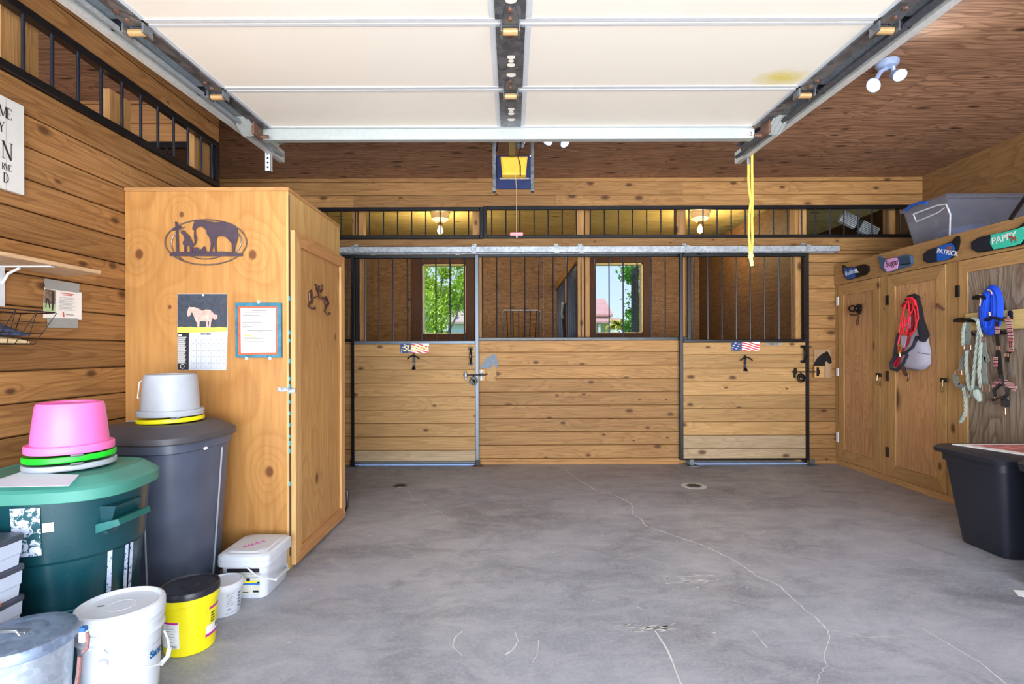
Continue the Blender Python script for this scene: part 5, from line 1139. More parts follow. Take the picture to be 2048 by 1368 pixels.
M_pink = plain('bubblegum_pink_plastic', (240, 112, 182), .42, var=.05, scale=6); M_lime = plain('lime_green_plastic', (24, 206, 40), .4, var=.04); M_pgrey = plain('pale_grey_plastic', (170, 175, 184), .42, var=.05)
M_yel = plain('bright_yellow_plastic', (238, 224, 20), .4, var=.04)
zp = .742
rim_only(px_, py_, zp + .0, .119, M_pgrey, 'pale grey nested pail, only its rim showing, lowest on the green can', tilt=.02)
rim_only(px_, py_, zp + .0275, .118, M_lime, 'lime green nested pail, only its rim showing under the pink pail', tilt=.03)
inv_pail(px_, py_, zp + .056, .114, .094, .168, M_pink, 'bright pink pail turned upside down on the green can')
qx, qy = -1.592, 2.45
rim_only(qx, qy, .819, .124, M_yel, 'yellow nested pail, only its rim showing under the grey pail', tilt=.03)
tg = inv_pail(qx, qy, .8485, .123, .105, .19, M_pgrey, 'pale grey pail turned upside down on the dark grey can')
m = MB(); a = P(282, 770, 2.4); m.tube([P(283, 762, 2.4), P(279, 764, 2.4), P(275, 796, 2.4), P(278, 797, 2.4)], .0025, 6); m.build('bail_wire', M_white, tg, smooth=True)
# stacked clear drawers at the left edge
M_box = plain('milky_plastic', (190, 200, 220), .35, var=.06, scale=4); M_lidd = plain('slate_lid', (66, 70, 84), .4, var=.1)
bx0, bx1, by0, by1 = -1.98, -1.47, 1.22, 1.592
zz = .596
for i in range(6):
    z1_ = zz - i * .0915; lab = ['topmost milky storage box with slate lid at the left edge', 'second milky storage box from the top of the stack at left edge', 'third milky storage box from the top of the stack at left edge', 'fourth box of the milky storage box stack', 'fifth box of the milky storage box stack', 'lowest box of the milky storage box stack'][i]
    t = thing('storage_box', lab, 'storage box', ((bx0 + bx1) / 2, (by0 + by1) / 2, z1_ - .0905), 'stacked milky storage boxes')
    def rr4(e, z): return [(bx0 + e, by0 + e + .02, z), (bx0 + e + .02, by0 + e, z), (bx1 - e - .03, by0 + e, z), (bx1 - e, by0 + e + .03, z), (bx1 - e, by1 - e - .012, z), (bx1 - e - .012, by1 - e, z), (bx0 + e + .02, by1 - e, z), (bx0 + e, by1 - e - .02, z)]
    m = MB(); m.loft([rr4(.009, z1_ - .0905), rr4(.007, z1_ - .06), rr4(.0045, z1_ - .055), rr4(.003, z1_ - .018)]); m.build('tub', M_box, t)
    m = MB(); m.loft([rr4(.004, z1_ - .0175), rr4(.0, z1_ - .014), rr4(.0, z1_ - .004), rr4(.006, z1_)]); m.build('lid', M_lidd, t)
p = Vector((bx1 - .014, 1.50, .40)); m = MB(); m.prism([(bx1 + .002, 1.36, .41), (bx1 + .002, 1.502, .425), (bx1 + .002, 1.496, .40), (bx1 + .002, 1.36, .33)], (.004, 0, 0)); m.build('tag', plain('orange_tag', (240, 104, 44), .5), label='orange tag with green edge hanging on the milky storage boxes', cat='tag', loc=p)
# galvanised can with lid
cx_, cy_, h_ = -1.302, 1.385, .41
t = thing('metal_can', 'small galvanized metal can with domed lid at the bottom left', 'can', (cx_, cy_, 0))
M_zinc = galv('zinc_sheet', (150, 160, 174), (184, 194, 206), 70, .35, .5)
m = MB(); m.lathe([(.085, 0), (.09, .004), (.105, .2), (.112, .35), (.114, .383)], (cx_, cy_, 0), 48); m.build('body', M_zinc, t, smooth=40)
m = MB(); m.lathe([(a_, b_ + .023) for a_, b_ in ((.119, .345), (.122, .347), (.122, .368), (.119, .374), (.112, .376), (.07, .384), (.06, .382), (.05, .386), (.01, .39))], (cx_, cy_, 0), 48); ld = m.build('lid', galv('lid_zinc', (104, 122, 148), (140, 156, 180), 60, .4, .5), t, smooth=30)
m = MB(); m.tube([(cx_ - .04, cy_ - .03, .408), (cx_ - .035, cy_ - .03, .420), (cx_ + .02, cy_ - .03, .422), (cx_ + .03, cy_ - .03, .408)], .0028, 6); m.bbox(cx_ - .045, cx_ + .035, cy_ - .022, cy_ - .004, .405, .414, .001); m.build('lid_handle', M_galvd, ld, smooth=True)
a = P(167, 1262, 1.41); m = MB(); m.bbox(a.x - .008, a.x + .008, a.y - .008, a.y + .008, a.z - .028, a.z, .002); m.build('handle_clip', M_flagw, t)
m = MB(); m.bbox(a.x - .008, a.x + .008, a.y - .008, a.y + .008, a.z, a.z + .012, .002); m.build('blue_band', plain('blue_tape', (36, 92, 156), .5), t)
m = MB(); m.tube([a + Vector((.008, 0, -.004)), P(176, 1275, 1.41), P(174, 1296, 1.41), P(166, 1303, 1.41)], .005, 8); m.tube([P(160, 1312, 1.4), P(158, 1340, 1.4), P(154, 1368, 1.4)], .0055, 8); m.build('rope_handle', plain('brown_cord', (132, 94, 92), .8, var=.3, scale=90), t, smooth=True)
# white bucket
wx, wy, wh = (240 - 1024) / F * 1.605, 1.605, .39
t = thing('bucket', 'white lidded bucket with blue and green print in the front row', 'bucket', (wx, wy, 0))
M_wp = plain('white_bucket_plastic', (204, 209, 217), .38, var=.03, scale=5)
rw = lambda z: .094 + .012 * z / .3
WZ = .021
m = MB(); m.lathe([(.09, 0), (.094, .004)] + [(a_, b_ + WZ) for a_, b_ in ((rw(.268), .268), (.114, .272), (.114, .277), (.107, .28), (.107, .298), (.114, .302), (.114, .307), (.108, .31), (.109, .325))], (wx, wy, 0), 56); m.build('body', M_wp, t, smooth=35)
m = MB(); m.lathe([(a_, b_ + WZ) for a_, b_ in ((.113, .318), (.116, .32), (.116, .348), (.113, .354), (.106, .3565), (.102, .354), (.099, .345), (.04, .345), (.038, .3462), (.036, .345), (.01, .345))], (wx, wy, 0), 56); m.build('lid', M_wp, t, smooth=30)
a1 = theta(wx, wy, .105, 329) ; a0 = theta(wx, wy, .105, 292)
ctext('Sano', 'brand_lettering', wx, wy, rw, theta(wx, wy, .103, 297), .222, .03, plain('print_blue', (14, 92, 146), .5, var=.02), t, tilt=.0, bold=.001)
m = MB(); patch(m, wx, wy, rw, theta(wx, wy, .1, 306), theta(wx, wy, .1, 326), .212, .2125, .001, 3); patch(m, wx, wy, rw, theta(wx, wy, .1, 300), theta(wx, wy, .1, 322), .25, .2515, .001, 3); m.build('thin_print', plain('print_steel_blue', (110, 150, 186), .5), t)
m = MB(); c0 = theta(wx, wy, .1, 303)
for i, (da, zt1, ww) in enumerate(((0, .10, .05), (.12, .13, .05), (.24, .16, .06))):
    pts = []
    for k in range(7):
        s_ = k / 6; aa = c0 + da + .25 * s_ * s_; z = .0 + zt1 * s_; wv = ww * (1 - s_) + .004
        pts.append((aa - wv, aa + wv, z))
    vs = []
    for a_, b_, z in pts: vs += [(wx + (rw(z) + .0015) * math.cos(a_), wy + (rw(z) + .0015) * math.sin(a_), z), (wx + (rw(z) + .0015) * math.cos(b_), wy + (rw(z) + .0015) * math.sin(b_), z)]
    m.add(vs, [(2 * k, 2 * k + 1, 2 * k + 3, 2 * k + 2) for k in range(6)])
m.build('leaf_print', plain('print_green', (118, 190, 48), .5, var=.2), t)
m = MB(); patch(m, wx, wy, rw, theta(wx, wy, .1, 318), theta(wx, wy, .1, 330), .02, .1, .001, 3); m.build('dark_print', plain('print_dark_teal', (30, 56, 66), .5), t)
m = MB(); b0, b1 = theta(wx, wy, .11, 330), theta(wx, wy, .11, 215)
hp = [P(329, 1262, 1.58), P(336, 1278, 1.56), P(339, 1300, 1.55), P(334, 1318, 1.55), P(322, 1328, 1.52), P(300, 1333, 1.485), P(260, 1330, 1.48), P(222, 1318, 1.49), P(205, 1300, 1.5)]
m.tube(hp, .0028, 8); hb = m.build('bail_handle', M_wp, t, smooth=True)
m = MB(); m.tube([P(339, 1296, 1.55), P(336, 1312, 1.55), P(322, 1328, 1.525)], .0065, 10); m.build('hand_grip', plain('translucent_grey', (196, 202, 212), .4), hb, smooth=True)
m = MB(); ac = theta(wx, wy, .107, 205); m.tube([(wx + .104 * math.cos(ac), wy + .104 * math.sin(ac), .25), (wx + .116 * math.cos(ac), wy + .116 * math.sin(ac), .25)], .012, 14); m.build('handle_ear', M_wp, t, smooth=30)
m = MB(); q = Vector((wx - .065, wy - .01, .3455 + WZ)); m.prism([q, q + Vector((.018, .004, 0)), q + Vector((.016, .009, 0)), q + Vector((.002, .005, 0))], (0, 0, .001)); m.build('lid_mark', plain('dark_smudge', (86, 84, 88), .7), t)
# yellow bucket
bx, by, bh = (378 - 1024) / F * 2.04, 2.04, .24
t = thing('bucket', 'yellow bucket with a black lid and pink banded label', 'bucket', (bx, by, 0))
ry = lambda z: .086 + .011 * z / .21
m = MB(); m.lathe([(.082, 0), (.086, .003), (ry(.188), .188), (.102, .191), (.1025, .222)], (bx, by, 0), 48); m.build('body', M_yel, t, smooth=35)
m = MB(); m.lathe([(.102, .214), (.1055, .215), (.1055, .234), (.103, .239), (.098, .24), (.094, .234), (.03, .234), (.028, .2355), (.01, .2355)], (bx, by, 0), 48); m.build('lid', plain('black_lid_plastic', (34, 36, 46), .35, var=.35, scale=30), t, smooth=30)
M_mag = plain('magenta_print', (196, 20, 150), .5)
m = MB(); patch(m, bx, by, ry, theta(bx, by, .09, 322), theta(bx, by, .09, 357), .035, .135, .001, 8); lb = m.build('back_label', M_flagw, t)
m = MB(); patch(m, bx, by, ry, theta(bx, by, .09, 322), theta(bx, by, .09, 355), .128, .135, .0018, 8); m.build('label_band', M_mag, lb)
m = MB()
for i in range(7): patch(m, bx, by, ry, theta(bx, by, .09, 332), theta(bx, by, .09, 346 + i % 3 * 2), .122 - i * .01, .1208 - i * .01, .0016, 3)
a0, a1 = theta(bx, by, .09, 338), theta(bx, by, .09, 352)
for i in range(10): aa = a0 + (a1 - a0) * i / 10; patch(m, bx, by, ry, aa, aa + (a1 - a0) / 22, .038, .048, .0016, 1)
m.build('label_print', plain('print_ink', (70, 72, 90), .5), lb)
m = MB(); patch(m, bx, by, ry, theta(bx, by, .09, 409), theta(bx, by, .09, 431), .058, .16, .001, 5); lf = m.build('front_label', plain('label_yellow', (232, 222, 30), .5), t)
m = MB(); patch(m, bx, by, ry, theta(bx, by, .09, 410), theta(bx, by, .09, 431), .058, .092, .0016, 5); m.build('white_panel', M_flagw, lf)
m = MB(); patch(m, bx, by, ry, theta(bx, by, .09, 409), theta(bx, by, .09, 431), .05, .06, .002, 5); m.build('magenta_band', M_mag, lf); m = MB(); patch(m, bx, by, ry, theta(bx, by, .09, 415), theta(bx, by, .09, 431), .152, .16, .002, 5); m.build('magenta_band', M_mag, lf)
m = MB()
for i in range(16): aa = theta(bx, by, .09, 419) + (i % 4) * .055; patch(m, bx, by, ry, aa, aa + .03 + .02 * (i % 3 == 0), .1 + (i // 4) * .0105, .106 + (i // 4) * .0105, .002, 1)
m.build('emblem', plain('print_black', (30, 24, 32), .5), lf)
ctext('N', 'brand_letter', bx, by, ry, theta(bx, by, .088, 426), .08, .022, plain('print_dark_teal', (30, 56, 66), .5), lf, d=.0024, bold=.001)
# small white tub
sx_, sy_ = (446 - 1024) / F * 2.31, 2.31
t = thing('tub', 'small round white tub with lid between yellow bucket and square pail', 'tub', (sx_, sy_, 0))
rs = lambda z: .066 + .006 * z / .12
m = MB(); m.lathe([(.064, 0), (.066, .003), (rs(.112), .112)], (sx_, sy_, 0), 44); m.build('body', M_wp, t, smooth=35)
m = MB(); m.lathe([(.074, .108), (.079, .11), (.079, .13), (.076, .136), (.072, .137), (.069, .132), (.01, .132)], (sx_, sy_, 0), 44); m.build('lid', M_wp, t, smooth=30)
m = MB()
for i in range(8): patch(m, sx_, sy_, rs, theta(sx_, sy_, .07, 451), theta(sx_, sy_, .07, 468 - (i * 5) % 7), .095 - i * .007, .0935 - i * .007, .001, 3)
patch(m, sx_, sy_, rs, theta(sx_, sy_, .07, 450), theta(sx_, sy_, .07, 478), .012, .0135, .001, 4)
for i in range(8): aa = theta(sx_, sy_, .07, 454) + i * .028; patch(m, sx_, sy_, rs, aa, aa + .014, .024, .034, .001, 1)
for i in range(5): patch(m, sx_, sy_, rs, theta(sx_, sy_, .07, 474), theta(sx_, sy_, .07, 479), .09 - i * .014, .083 - i * .014, .001, 2)
m.build('label_print', plain('print_slate', (104, 116, 140), .5), t)
# square pail with lid
x0, x1, yf, yb = -1.362, -1.128, 2.41, 2.69
t = thing('square_pail', 'square white pail with lid and bail handle at the cupboard corner', 'pail', ((x0 + x1) / 2, (yf + yb) / 2, 0))
def sq(e, z, c=.035): 
    a, b, c0, d = x0 + e, x1 - e, yf + e, yb - e; r = []
    for ccx, ccy, s0 in ((a + c, c0 + c, PI), (b - c, c0 + c, 1.5 * PI), (b - c, d - c, 0), (a + c, d - c, .5 * PI)):
        for k in range(5): r.append((ccx + c * math.cos(s0 + k * PI / 8), ccy + c * math.sin(s0 + k * PI / 8), z))
    return r
m = MB(); m.loft([sq(.018, 0), sq(.015, .004), sq(.008, .165)]); m.build('body', M_wp, t, smooth=35)
m = MB(); m.loft([sq(.0, .150), sq(-.004, .152), sq(-.005, .176), sq(-.002, .177), sq(-.002, .180), sq(-.004, .181), sq(-.003, .198), sq(.008, .207), sq(.024, .208), sq(.03, .213), sq(.05, .214)]); ld = m.build('lid', M_wp, t, smooth=30)
text(None, 'RIZA-2', 'handwriting', (x0 + .085, yf + .075, .2145), Vector((.6, .8, 0)), Vector((-.8, .6, 0)), .036, M_mag, ld, shear=.2)
m = MB(); m.box(x0 + .035, x0 + .145, yf + .008, yf + .0085, .02, .145) ; 
m = MB(); zf = lambda z: yf + .0155 - .0085 * z / .165 - .0015
def lab(m, u0, u1, z0_, z1_, d=0):
    u0, u1 = .046 + (u0 - .04) * 1.47, .046 + (u1 - .04) * 1.47
    m.add([(x0 + u0, zf(z0_) - d, z0_), (x0 + u1, zf(z0_) - d, z0_), (x0 + u1, zf(z1_) - d, z1_), (x0 + u0, zf(z1_) - d, z1_)], [(0, 1, 2, 3)])
lab(m, .04, .142, .022, .142); lb = m.build('label', plain('label_beige', (206, 206, 192), .5), t)
m = MB(); lab(m, .04, .142, .124, .142, .001); lab(m, .1, .112, .083, .096, .001); lab(m, .13, .142, .072, .08, .001); lab(m, .088, .106, .028, .032, .001); lab(m, .12, .138, .03, .04, .001); m.build('label_dark_print', plain('print_black', (30, 24, 32), .5), lb)
m = MB(); lab(m, .075, .134, .074, .083, .0014); m.build('label_yellow_print', plain('print_yellow', (238, 216, 50), .5), lb)
m = MB(); lab(m, .075, .142, .066, .074, .0012); m.build('label_blue_print', plain('print_royal', (30, 104, 196), .5), lb)
m = MB(); [lab(m, .08, .138 - (i % 3) * .006, .118 - i * .0055, .1195 - i * .0055, .001) for i in range(5)]; m.build('label_text', plain('print_slate', (104, 116, 140), .5), lb)
m = MB(); m.tube([P(479, 1123, 2.42), P(495, 1136, 2.40), P(512, 1151, 2.39), P(530, 1157, 2.38), P(550, 1159, 2.40), P(566, 1148, 2.50), P(575, 1138, 2.62), P(573, 1126, 2.66)], .0038, 8); hd = m.build('bail_handle', M_wp, t, smooth=True)
m = MB(); m.tube([P(551, 1158.5, 2.41), P(575, 1138, 2.6)], .007, 10); m.build('hand_grip', M_wp, hd, smooth=True)
# ================================================================== right side: wooden lockers and what hangs on them
def Rp(px, py, off=0.0): return PX(px, py, CX - off)
zH1, zH0 = 1.985, 1.785
Y = lambda px: F * CX / (px - 1024)
yA, yZ = D, 2.0
t = thing('locker_cabinet', 'long wooden locker cabinet with framed plywood doors along the right wall', 'cabinet', (CX, (yA + yZ) / 2, 0))
m = MB(); m.bbox(CX - .012, CX + .012, yZ, D - .002, zH0, zH1, .002); m.build('header_board', W_caby, t)
m = MB(); m.bbox(CX + .012, RX - .002, yZ, D - .002, zH1 - .03, zH1 - .012, .001); m.build('top_board', W_caby, t)
m = MB(); m.bbox(CX - .0, RX - .002, yZ, yZ + .02, 0, zH1 - .03, .001); m.build('end_panel', W_cabz, t)
m = MB(); m.bbox(CX - .004, CX + .02, yZ, D - .002, 0.0, .052, .002); m.build('base_board', W_caby, t)
for p0, p1 in ((1670, 1677.5), (1761.5, 1777), (1894, 1918.5)):
    a, b = min(Y(p0), D - .002), Y(p1); m = MB(); m.bbox(CX, CX + .02, b, a, .052, zH0, .001); m.build('post', W_cabz, t)
m = MB(); m.bbox(CX, CX + .02, 2.92, 3.02, .052, zH0, .001); m.build('post', W_cabz, t)
doors = []
for i, (ya, yb, panelm, fz) in enumerate(((Y(1678), Y(1761), W_panel, .105), (Y(1777.5), Y(1893.5), W_panel, .1), (Y(1919), 3.02, W_grey, .09), (2.91, 2.1, W_panel, .09))):
    a, b = yb + .003, ya - .003; z0, z1 = .056, zH0 - .005; xf = CX - .008; fw = .08 if i < 2 else .068
    m = MB(); m.box(xf + .012, xf + .018, a + fw * .7, b - fw * .7, z0 + fz * .7, z1 - fz * .7); dr = m.build('door', panelm, t); doors.append(dr)
    def mit(pts, mt): mm = MB(); mm.prism([(xf, y, z) for y, z in pts], (.02, 0, 0)); mm.build('door_frame', mt, dr)
    e = .0008
    mit([(b, z0), (b, z1), (b - fw, z1 - fz), (b - fw, z0 + fz)], W_cabz); mit([(a, z0), (a + fw, z0 + fz), (a + fw, z1 - fz), (a, z1)], W_cabz)
    mit([(a + e, z1), (a + fw + e, z1 - fz), (b - fw - e, z1 - fz), (b - e, z1)], W_caby); mit([(a + e, z0), (b - e, z0), (b - fw - e, z0 + fz), (a + fw + e, z0 + fz)], W_caby)
M_hinge = [M_galv, M_black, M_black]
for dr, pxh, pys, mt in ((doors[0], 1677, ((594, 611), (736, 752), (864, 884)), M_white), (doors[1], 1777, ((591, 610), (742, 762), (894, 914)), M_black), (doors[2], 1918, ((571, 594), (930, 953)), M_black)):
    for p0, p1 in pys:
        a, b = Rp(pxh, p0), Rp(pxh, p1); m = MB(); m.bbox(CX - .016, CX - .006, a.y - .016, a.y + .016, b.z, a.z, .002); m.build('hinge', mt, dr)
for dr, px, py in ((doors[0], 1757, 750), (doors[1], 1888, 760)):
    a = Rp(px, py, .014); m = MB(); m.bbox(a.x - .003, a.x + .004, a.y - .035, a.y + .035, a.z - .016, a.z + .016, .002); lt = m.build('latch', M_black, dr)
    m = MB(); m.tube([a + Vector((-.01, 0, 0)), a + Vector((-.014, 0, -.03)), a + Vector((-.014, 0, -.05))], .005, 8)
    m.tube([a + Vector((-.014, .018 * math.cos(k * PI / 8), -.07 + .02 * math.sin(k * PI / 8))) for k in range(16)], .0035, 6, closed=True); m.build('snap_ring', plain('antique_brass_light', (150, 130, 96), .3, .6), lt, smooth=True)
# name plates made from boots on the header board
def zb6(pts, off, ox=1660, oy=480, sc=7.585): return [Rp(ox + x / sc, oy + y / sc, off) for x, y in pts]
def hoof_plate(label, outline, tail, panel, mats, txt, tpos, tsize, tmat, extra=None, sc=7.585, ox=1660, oy=480, rot=0):
    c = zb6([outline[0]], .014, ox, oy, sc)[0]
    t = thing('name_plate', label, 'name plate', c)
    m = MB(); m.prism(zb6(outline, .036, ox, oy, sc), (.022, 0, 0)); m.build('boot_shell', mats[0], t)
    m = MB(); m.prism(zb6(tail, .040, ox, oy, sc), (.005, 0, 0)); m.build('strap_plate', mats[1], t)
    m = MB(); m.prism(zb6(panel, .040, ox, oy, sc), (.004, 0, 0)); m.build('painted_panel', mats[2], t)
    if txt:
        p = zb6([tpos], .042, ox, oy, sc)[0]
        text(None, txt, 'lettering', p, Vector((0, -1, rot)), Vector((0, rot, 1)), tsize, tmat, t, bold=.0006)
    if extra: extra(t, ox, oy, sc)
    return t
M_navyb = plain('navy_rubber', (22, 28, 46), .45, var=.2); M_slate = plain('slate_blue_rubber', (66, 92, 124), .5, var=.15); M_pinkp = plain('pastel_pink', (222, 168, 220), .5, var=.04)
M_cob = plain('cobalt_paint', (20, 92, 190), .45, var=.1); M_aqua = plain('aqua_paint', (60, 200, 170), .45, var=.06); M_w = M_flagw
M_brown = plain('print_brown', (146, 86, 76), .6)
def blobs(pts, mat, nm):
    def f(t, ox, oy, sc):
        m = MB()
        for poly_ in pts: m.prism(zb6(poly_, .043, ox, oy, sc), (.0015, 0, 0))
        m.build(nm, mat, t)
    return f
hoof_plate('small black boot name plate with dark blue paint, furthest along the header', [(185, 380), (215, 405), (250, 420), (400, 400), (505, 365), (565, 395), (570, 470), (520, 530), (400, 570), (270, 605), (225, 570), (195, 500)],
           [(440, 395), (505, 370), (560, 400), (562, 465), (515, 520), (440, 545)], [(215, 415), (250, 432), (370, 412), (372, 570), (270, 598), (235, 565), (208, 500)], (M_black, M_black, plain('deep_blue_paint', (20, 76, 150), .45, var=.4, scale=70)), 'Bullins', (228, 520), .062, plain('print_light_blue', (190, 206, 230), .5), blobs([[(375, 440), (392, 425), (410, 450), (400, 500), (382, 500)], [(410, 480), (425, 470), (428, 500)]], M_w, 'white_marks'), rot=.08)
hoof_plate('slate boot name plate with a pink painted panel and cursive name', [(735, 235), (760, 270), (810, 290), (860, 290), (1040, 250), (1150, 220), (1220, 240), (1230, 350), (1180, 400), (1040, 440), (900, 485), (830, 485), (770, 430), (740, 320)],
           [(1060, 262), (1150, 240), (1205, 255), (1212, 340), (1170, 370), (1062, 378)], [(850, 305), (930, 275), (1010, 270), (1035, 320), (1020, 430), (930, 470), (860, 478), (820, 420), (822, 350)], (M_slate, plain('deep_slate', (48, 70, 98), .5), M_pinkp), 'Sugar', (842, 372), .072, plain('dark_pink_ink', (96, 50, 84), .5), blobs([[(1062, 368), (1225, 352), (1225, 362), (1062, 382)]], M_black, 'slot'))
hoof_plate('black boot name plate with cobalt panel between the pink and aqua plates', [(1412, 220), (1480, 150), (1620, 112), (1700, 80), (1800, 40), (1850, 20), (1880, -20), (1925, -60), (1935, 20), (1920, 110), (1885, 190), (1830, 270), (1760, 300), (1620, 330), (1480, 350), (1412, 310)],
           [(1425, 222), (1485, 160), (1612, 125), (1612, 325), (1485, 345), (1425, 305)], [(1620, 115), (1700, 82), (1830, 45), (1870, 80), (1885, 150), (1840, 250), (1770, 298), (1620, 325)], (M_black, M_navyb, M_cob), 'PATRICK', (1622, 165), .049, M_w, blobs([[(1765, 105), (1800, 100), (1845, 90), (1845, 150), (1832, 165), (1825, 140), (1800, 150), (1785, 185), (1780, 150)]], M_brown, 'painted_horse'), rot=-.32)
sc2, ox2, oy2 = 3.8, 1640, 340
hoof_plate('black boot name plate with aqua panel and painted brown horse', [(1148, 550), (1200, 515), (1300, 490), (1400, 470), (1500, 440), (1550, 400), (1590, 360), (1600, 430), (1580, 520), (1540, 565), (1480, 580), (1320, 608), (1200, 628), (1150, 600)],
           [(1156, 552), (1205, 522), (1292, 500), (1295, 602), (1202, 622), (1158, 598)], [(1298, 492), (1400, 472), (1500, 446), (1545, 430), (1560, 500), (1520, 560), (1470, 576), (1320, 604), (1292, 560)], (M_black, M_navyb, M_aqua), 'PAPPY', (1302, 546), .062, M_w, blobs([[(1428, 505), (1445, 498), (1460, 508), (1485, 506), (1490, 520), (1492, 550), (1486, 552), (1480, 530), (1460, 530), (1456, 552), (1450, 550), (1448, 520), (1432, 515)]], M_brown, 'painted_horse'), sc2, ox2, oy2, rot=.06)
# plastic tote on the lockers
A, Bq = P(1822, 415, 4.35), P(1832, 487, 4.35)
M_tote = plain('clear_plastic_tote', (206, 220, 252), .25, var=.12, scale=5, trans=.85, spec=.5, alpha=.6)
ty0, ty1 = 4.08, 4.53; tx0, tx1 = 3.385, 4.08
tz0, tz1 = zH1 - .011, 2.335
t = thing('plastic_tote', 'large clear plastic tote with blue latch on top of the lockers', 'tote', ((tx0 + tx1) / 2, (ty0 + ty1) / 2, tz0))
def tr(e, z, s=1): return [(tx0 + e, ty0 + e, z), (tx1 - e, ty0 + e, z), (tx1 - e, ty1 - e, z), (tx0 + e, ty1 - e, z)]
m = MB(); m.loft([tr(.06, tz0), tr(.0, tz1 - .02), tr(-.02, tz1 - .018), tr(-.02, tz1), tr(-.008, tz1), tr(.008, tz1 - .03), tr(.066, tz0 + .005)]); m.build('tub', M_tote, t)
m = MB(); m.loft([tr(-.024, tz1 + .0005), tr(-.024, tz1 + .012), tr(-.005, tz1 + .02)]); m.build('lid', M_tote, t)
m = MB(); yy_ = (ty0 + ty1) / 2 + .05; m.tube([(tx0 - .03, yy_ - .11, tz1 - .01), (tx0 - .035, yy_ - .06, tz1 + .012), (tx0 - .035, yy_ + .06, tz1 + .012), (tx0 - .03, yy_ + .11, tz1 - .01)], .013, 8); m.build('latch', plain('blue_latch', (30, 92, 190), .4), t, smooth=True)
m = MB(); xs_ = tx0 + .004; m.tube([(xs_ + .0, ty1 - .1, tz1 - .05), (xs_ + .004, ty0 + .1, tz1 - .045), (xs_ + .005, ty0 + .02, tz1 - .06), (xs_ + .03, ty0 + .012, tz1 - .14), (xs_ + .04, ty0 + .03, tz0 + .05)], .006, 6); m.tube([(xs_ + .0, ty1 - .1, tz1 - .05), (xs_ + .012, ty1 - .12, tz1 - .12), (xs_ + .012, ty0 + .1, tz1 - .10), (xs_ + .01, ty0 + .04, tz1 - .08)], .005, 6); m.build('moulded_ridge', plain('frosted_ridge', (226, 232, 240), .4), t, smooth=True)
t = thing('cloth_bundle', 'dark cloth bundle inside the clear plastic tote', 'cloth', (tx0 + .35, ty0 + .2, tz0 + .01))
m = MB(); rngs = []
for i in range(6):
    q = i / 5; yy_ = ty0 + .08 + q * .28; hh = .1 + .06 * math.sin(q * 5); rngs.append([(tx0 + .1 + .0, yy_, tz0 + .012), (tx1 - .1, yy_, tz0 + .012), (tx1 - .11, yy_, tz0 + hh), ((tx0 + tx1) / 2, yy_, tz0 + hh + .03), (tx0 + .11, yy_, tz0 + hh * .9)])
m.loft(rngs); m.build('folded_cloth', plain('slate_cloth', (140, 150, 184), .9, var=.3, scale=9), t, smooth=50)
t = thing('pole', 'black pole leaning on top of the lockers at the right edge', 'pole', P(2022, 440, 2.95))
m = MB(); m.tube([P(2022, 437, 2.98), P(2046, 402, 2.86), P(2076, 360, 2.72)], .012, 10); m.build('shaft', M_black, t, smooth=True)
m = MB(); m.tube([P(2076, 360, 2.72), P(2090, 340, 2.66)], .017, 10); m.build('grip', M_blackbar, t, smooth=True)
# black double hook on the first door
M_leather = plain('black_leather', (24, 22, 24), .5, var=.2)
def zz(pts, off, ox=1660, oy=480, sc=7.585): return [Rp(ox + x / sc, oy + y / sc, off) for x, y in pts]
def loopc(cx, cy, rx, ry, n=14): return [(cx + rx * math.cos(2 * PI * i / n), cy + ry * math.sin(2 * PI * i / n)) for i in range(n)]
t = thing('bridle_bracket', 'curled black bridle bracket on the first locker door', 'hook', zz([(430, 1040)], .02)[0])
m = MB(); m.tube(zz(loopc(338, 1040, 48, 42), .05), .009, 8, closed=True); m.tube(zz(loopc(432, 1040, 38, 58), .05), .009, 8, closed=True); m.tube(zz([(300, 1125), (340, 1140), (400, 1138)], .05), .006, 6); m.build('scroll', M_black, t, smooth=True)
m = MB(); m.prism(zz([(405, 985), (468, 980), (470, 1060), (440, 1130), (420, 1130), (405, 1060)], .02), (.012, 0, 0)); m.build('plate', M_black, t)
m = MB(); m.tube(zz([(430, 1120), (430, 1180), (424, 1200)], .03), .006, 6); m.tube(zz(loopc(418, 1245, 18, 34), .03), .004, 6, closed=True); m.build('snap', plain('antique_brass', (92, 64, 56), .35, .5), t, smooth=True)
# fly mask with red rope halter on the second door
def zr(pts, off): return [Rp(1750 + x / 3.909, 550 + y / 3.909, off) for x, y in pts]
t = thing('fly_mask', 'grey fly mask hanging on the second locker door behind red ropes', 'mask', zr([(330, 300)], .03)[0])
rr_ = []
def slabp(poly_, off, th, mat, nm, par, bev=0):
    m = MB(); m.prism(zr(poly_, off), (th, 0, 0)); return m.build(nm, mat, par)
M_mask = plain('lavender_grey_fabric', (164, 160, 176), .85, var=.06, scale=9)
def pillow(pts, off, bulge, mat, nm, par, cx=None):
    m = MB(); P0 = zr(pts, .008); n = len(P0); c = sum(P0, Vector()) / n
    rings = [P0]
    for k, (s_, b_) in enumerate(((1.0, .25), (.93, .6), (.78, .88), (.5, 1.0), (.15, 1.04))): rings.append([c + (p - c) * s_ + Vector((-bulge * b_ , 0, 0)) for p in P0])
    m.loft(rings); return m.build(nm, mat, par, smooth=60)
pillow([(370, 370), (395, 385), (420, 510), (438, 590), (440, 690), (400, 735), (330, 748), (240, 738), (222, 720), (235, 650), (270, 570), (310, 520), (330, 440)], .01, .06, M_mask, 'mesh_body', t)
m = MB(); m.tube(zr([(310, 585), (350, 610), (430, 622)], .066), .002, 5); m.tube(zr([(228, 728), (280, 735), (350, 745)], .06), .004, 5); m.build('seam', plain('seam_dark', (96, 92, 104), .8), t)
